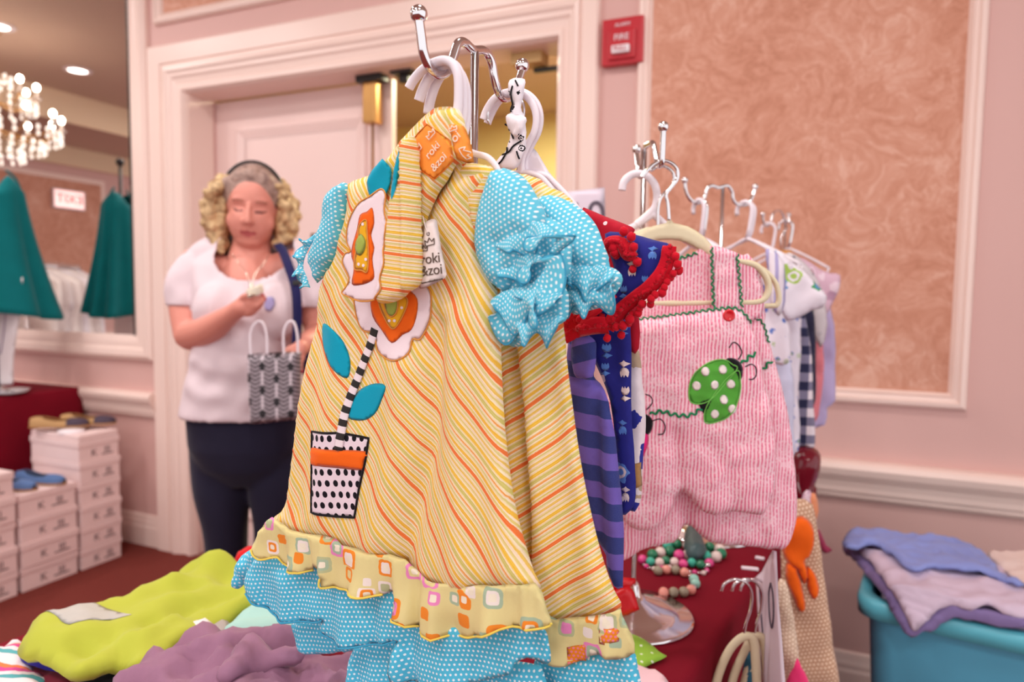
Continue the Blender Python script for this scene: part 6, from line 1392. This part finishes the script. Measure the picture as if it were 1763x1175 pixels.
ob = flat('red_cloth_piece', 'small bright red cloth bit behind the blue dress hem', 'clothes', TZ+.055, [(403, 968), (410, 956), (425, 950), (438, 948), (450, 955), (445, 968), (420, 974)], fabric('bright_red_cloth', (214, 26, 36), .1), .012, .015, wob(30, .004, 2), g=.006)
# ------------------------------------------------------------------ things on the display table, right part
flat('green_dotted_cloth', 'lime green cloth corner with white dots beside the rack base', 'cloth', TZ+.010, [(1040, 1085), (1085, 1088), (1112, 1104), (1143, 1122), (1146, 1128), (1120, 1140), (1098, 1146), (1050, 1140)], dots('lime_white_dots', (150, 196, 66), (226, 236, 206), .016, .12, rot=.3, crepe=.1), .004, .006, seed=4, g=.008)
flat('pale_pink_cloth', 'pale pink cloth at the bottom edge right of the blue hem', 'cloth', TZ+.005, [(1050, 1150), (1100, 1142), (1125, 1155), (1150, 1172), (1165, 1230), (1040, 1230)], fabric('pale_pink_cloth', (238, 200, 206), .06), .006, .01, seed=5)
t_ = thing('red_ribbon', 'bright red satin ribbon bow behind the yellow dress hem', 'ribbon', (0, 0, 0))
P0 = at(1075, 1030, .93); fq = vframe(P0.x, P0.y, (1, -.2)); M_rsat = plain('red_satin', (206, 10, 26), .35)
cloth('loop', fq, [(1040, 1000), (1065, 994), (1094, 996), (1095, 1004), (1080, 1018), (1050, 1025)], M_rsat, t_, .006, .008, None, .006, 1)
cloth('tail', fq.shift(.01), [(1050, 1020), (1082, 1008), (1092, 1020), (1101, 1050), (1082, 1060), (1055, 1066)], M_rsat, t_, .005, .008, None, .006, 1); settle(t_)
def onT(px, py, z=TZ):
    D = ray(px, py); return Vector(CAMP+D*((z-1.24)/D[2]))
BC = {'p': plain('pink_bead', (220, 70, 140), .15), 'g': plain('green_bead', (30, 120, 84), .15), 'w': plain('pearl_bead', (226, 206, 200), .12), 't': plain('teal_bead', (60, 176, 150), .15), 's': plain('silver_bead', (210, 200, 205), .15, .9), 'c': plain('coral_bead', (226, 150, 136), .2), 'm': plain('mint_bead', (150, 206, 190), .2), 'o': plain('olive_bead', (150, 140, 120), .3)}
bead_me = {}
def necklace(label, pts, r, cols, group=None, closed=False, cat='necklace'):
    P = [onT(*p) for p in catmull(pts, 16, closed)]; t_ = thing('bead_necklace', label, cat, (P[0].x, P[0].y, TZ), group); L = 0; step = 0; i = 0; T0 = Vector((P[0].x, P[0].y, TZ)); str_ = []
    for k in range(1, len(P)):
        L += (P[k]-P[k-1]).length; str_.append(P[k]+Vector((0, 0, r))-T0)
        if L >= step:
            c = cols[i % len(cols)]; s_ = 1.0 if c not in 's' else .6; key = (c,)
            if key not in bead_me: bead_me[key] = ball('bead', (0, 0, 0), 1.0, BC[c], t_, 2); o = bead_me[key]; bead_me[key] = o.data
            else: o = link('bead', bead_me[key], None, t_)
            o.scale = [r*s_]*3; o.location = P[k]+Vector((0, 0, r+.0008))-T0; step = L+r*(1.9 if s_ == 1 else 1.3); i += 1
    tube('cord', str_, .0008, M_chrome, t_, 5); return t_
necklace('chunky green pearl and pink bead necklace nearest the romper hem', [(1122, 966), (1150, 960), (1175, 968), (1198, 962), (1222, 970), (1240, 966), (1238, 956), (1215, 952), (1190, 950), (1165, 948), (1140, 952)], .0105, 'gwgpwgtw', 'bead necklaces on the table')
necklace('second chunky pink and green bead necklace in the bead heap', [(1105, 972), (1130, 978), (1150, 974), (1172, 980), (1195, 978), (1215, 984), (1222, 976)], .0085, 'ptwgwptgs', 'bead necklaces on the table')
necklace('thin silver and pink bead chain in front of the bead heap', [(1108, 978), (1125, 985), (1150, 982), (1170, 988), (1190, 990), (1212, 992), (1218, 985)], .0045, 'spsw', 'bead necklaces on the table')
necklace('pastel coral and mint bead bracelet beside the rack base', [(1132, 992), (1155, 990), (1176, 994), (1194, 1006), (1196, 1018), (1184, 1028), (1158, 1030), (1136, 1030)], .0085, 'ococsmmsco', None, False, 'bracelet')
flat('dark_green_pouch', 'dark green pouch on the table under the romper hem', 'pouch', TZ+.02, [(1180, 950), (1178, 925), (1184, 910), (1196, 918), (1212, 935), (1218, 950), (1200, 956)], plain('dark_green_satin', (60, 84, 86), .4), .020, .02, g=.008)
for k, (a, b) in enumerate((((1276, 981), (1306, 984)), ((1300, 963), (1316, 966)))):
    p0, p1 = onT(*a), onT(*b); d_ = (p1-p0).normalized(); n_ = Vector((-d_.y, d_.x, 0))
    o = obox('hair_clip', p0-n_*.004+Vector((0, 0, .001)), p1-p0, n_*.008, (0, 0, .005), M_white, None, .002); tag(o, ('longer' if k == 0 else 'shorter')+' small white hair clip lying on the burgundy table', 'hair clip')
# sign card seen edge-on, clipped to the table's right side
def sf(a, b): return ab(a, b, 0)
t_ = thing('price_sign', 'tall white card with a hand drawn 10 at the right edge of the table', 'sign', (0, 0, 0))
Pm = at(1325, 1060, .93); fg = vframe(Pm.x, Pm.y, (.18, .98)); M_wc = MC['white_card']
_, sc_ = cloth('card', fg, [(1300, 995), (1311, 985), (1330, 948), (1337, 950), (1341, 1040), (1348, 1120), (1356, 1230), (1318, 1240), (1306, 1100)], M_wc, t_, .0008, .001, None, .02, 1)
M_mk = MC['marker_ink']
tube('drawn_zero', px_path(fg, None, [(1329, 1005), (1326, 1022), (1327, 1060), (1331, 1082), (1334, 1060), (1333, 1025), (1329, 1005)], .0018, 6), .0013, M_mk, t_, 5)
tube('drawn_one', px_path(fg, None, [(1310, 1012), (1312, 1050), (1316, 1100)], .0018, 6), .0012, M_mk, t_, 5); settle(t_)
# hangers hooked on the table's right side
for k, (x0, dx, lab) in enumerate(((1258, 0, 'left'), (1276, 9, 'middle'), (1290, 16, 'right'))):
    y_ = .93+.03*k; P0 = at(x0, 1010, y_); fh = vframe(P0.x, P0.y, (1, -.1)); th_ = thing('silver_hooked_hanger', '%s one of three cream hangers with silver hooks at the table corner' % lab, 'hanger', (0, 0, 0), 'hangers at the table corner')
    tube('hook', px_path(fh, None, [(x0-16, 1018), (x0-10, 1005), (x0+8, 998), (x0+26, 1004), (x0+36, 1022), (x0+34, 1050), (x0+26, 1075), (x0+22, 1100)], 0, 6), .0022, M_chrome, th_, 8)
    tube('shoulder_bar', px_path(fh, None, [(x0-34+dx, 1215), (x0-20+dx, 1160), (x0-2+dx, 1120), (x0+20, 1098), (x0+38, 1102), (x0+44, 1150), (x0+46, 1215)], 0, 6), .0065, M_cream, th_, 8, .7); settle(th_)
P0 = at(1295, 1150, .99); fh = vframe(P0.x, P0.y, (1, -.1)); t_ = thing('blue_hanging_top', 'dark teal garment sliver between the cream hangers at the corner', 'top', (0, 0, 0)); cloth('body', fh, [(1282, 1135), (1296, 1120), (1300, 1150), (1302, 1230), (1272, 1230), (1276, 1180)], fabric('dusty_teal_cloth', (54, 104, 128), .1), t_, .006, .01, None, .008, 2); settle(t_)
# garments hanging beyond the right side of the table
M_lace = dots('tan_crochet_lace', (196, 152, 124), (230, 202, 176), .007, .33, rot=.2, crepe=1.0); M_oc = fabric('orange_crochet', (240, 100, 20), .2, bs=260, bump=1.0); M_bagr = plain('burgundy_patent', (112, 18, 36), .12)
M_hp = fabric('hot_pink_knit', (236, 60, 120), .1)
t_, fL, sL = far('lace_dress', 'tan crochet lace dress with orange flowers hanging beyond the table edge', 'dress', 1.20, [(1345, 870), (1370, 860), (1400, 870), (1410, 930), (1424, 1030), (1436, 1120), (1445, 1250), (1330, 1250), (1340, 1120), (1345, 1000)], M_lace, t=.015, R=.03, fold=None, seed=21)
for poly in ([(1352, 905), (1362, 890), (1378, 885), (1395, 900), (1398, 925), (1392, 950), (1382, 962), (1388, 985), (1380, 1000), (1368, 975), (1352, 965), (1345, 940)], [(1352, 965), (1366, 970), (1376, 1000), (1382, 1040), (1372, 1046), (1360, 1020), (1350, 990)], [(1385, 970), (1400, 985), (1406, 1010), (1396, 1025), (1386, 1005)]):
    ap('crochet_flower', poly, M_oc, t_, fL, sL, .010, .002, 3, g=.006, R=.01)
settle(t_)
far('pink_knit_piece', 'hot pink pointed knit piece at the bottom edge near the sign', 'top', 1.05, [(1372, 1132), (1380, 1150), (1392, 1172), (1400, 1230), (1345, 1230), (1355, 1172), (1366, 1150)], M_hp, t=.006, seed=22)
far('lace_blouse', 'cream and tan lace garment nearest the sign card at the table edge', 'top', 1.10, [(1335, 1010), (1352, 1000), (1362, 1040), (1372, 1100), (1378, 1250), (1330, 1250), (1338, 1120)], dots('cream_lace', (212, 182, 156), (236, 216, 196), .006, .33, rot=.4, crepe=1.0), t=.010, seed=23)
t_, fB, sB = far('patent_bag', 'glossy burgundy patent bag hanging below the checked garment', 'bag', 1.42, [(1366, 775), (1385, 770), (1402, 772), (1413, 784), (1412, 810), (1404, 835), (1396, 860), (1380, 868), (1366, 850), (1360, 810)], M_bagr, t=.03, R=.04, seed=24)
for poly, m, nm, lb, ct in (([(1382, 850), (1395, 845), (1402, 870), (1396, 905), (1384, 915), (1378, 880)], M_pkg, 'print_scarf', 'pink grey scarf hanging between the patent bag and orange flowers', 'scarf'), ([(1392, 855), (1404, 850), (1410, 880), (1400, 905), (1392, 890)], fabric('pale_orange_cloth', (232, 150, 110), .1), 'orange_strap', 'pale orange strap hanging beside the pink grey scarf', 'strap'), ([(1398, 905), (1412, 915), (1424, 940), (1433, 948), (1420, 955), (1404, 935)], fabric('wine_cloth', (150, 50, 80), .1), 'wine_ribbon', 'wine red ribbon end sticking out right of the orange flowers', 'ribbon')):
    far(nm, lb, ct, 1.30, poly, m, t=.006, seed=25)
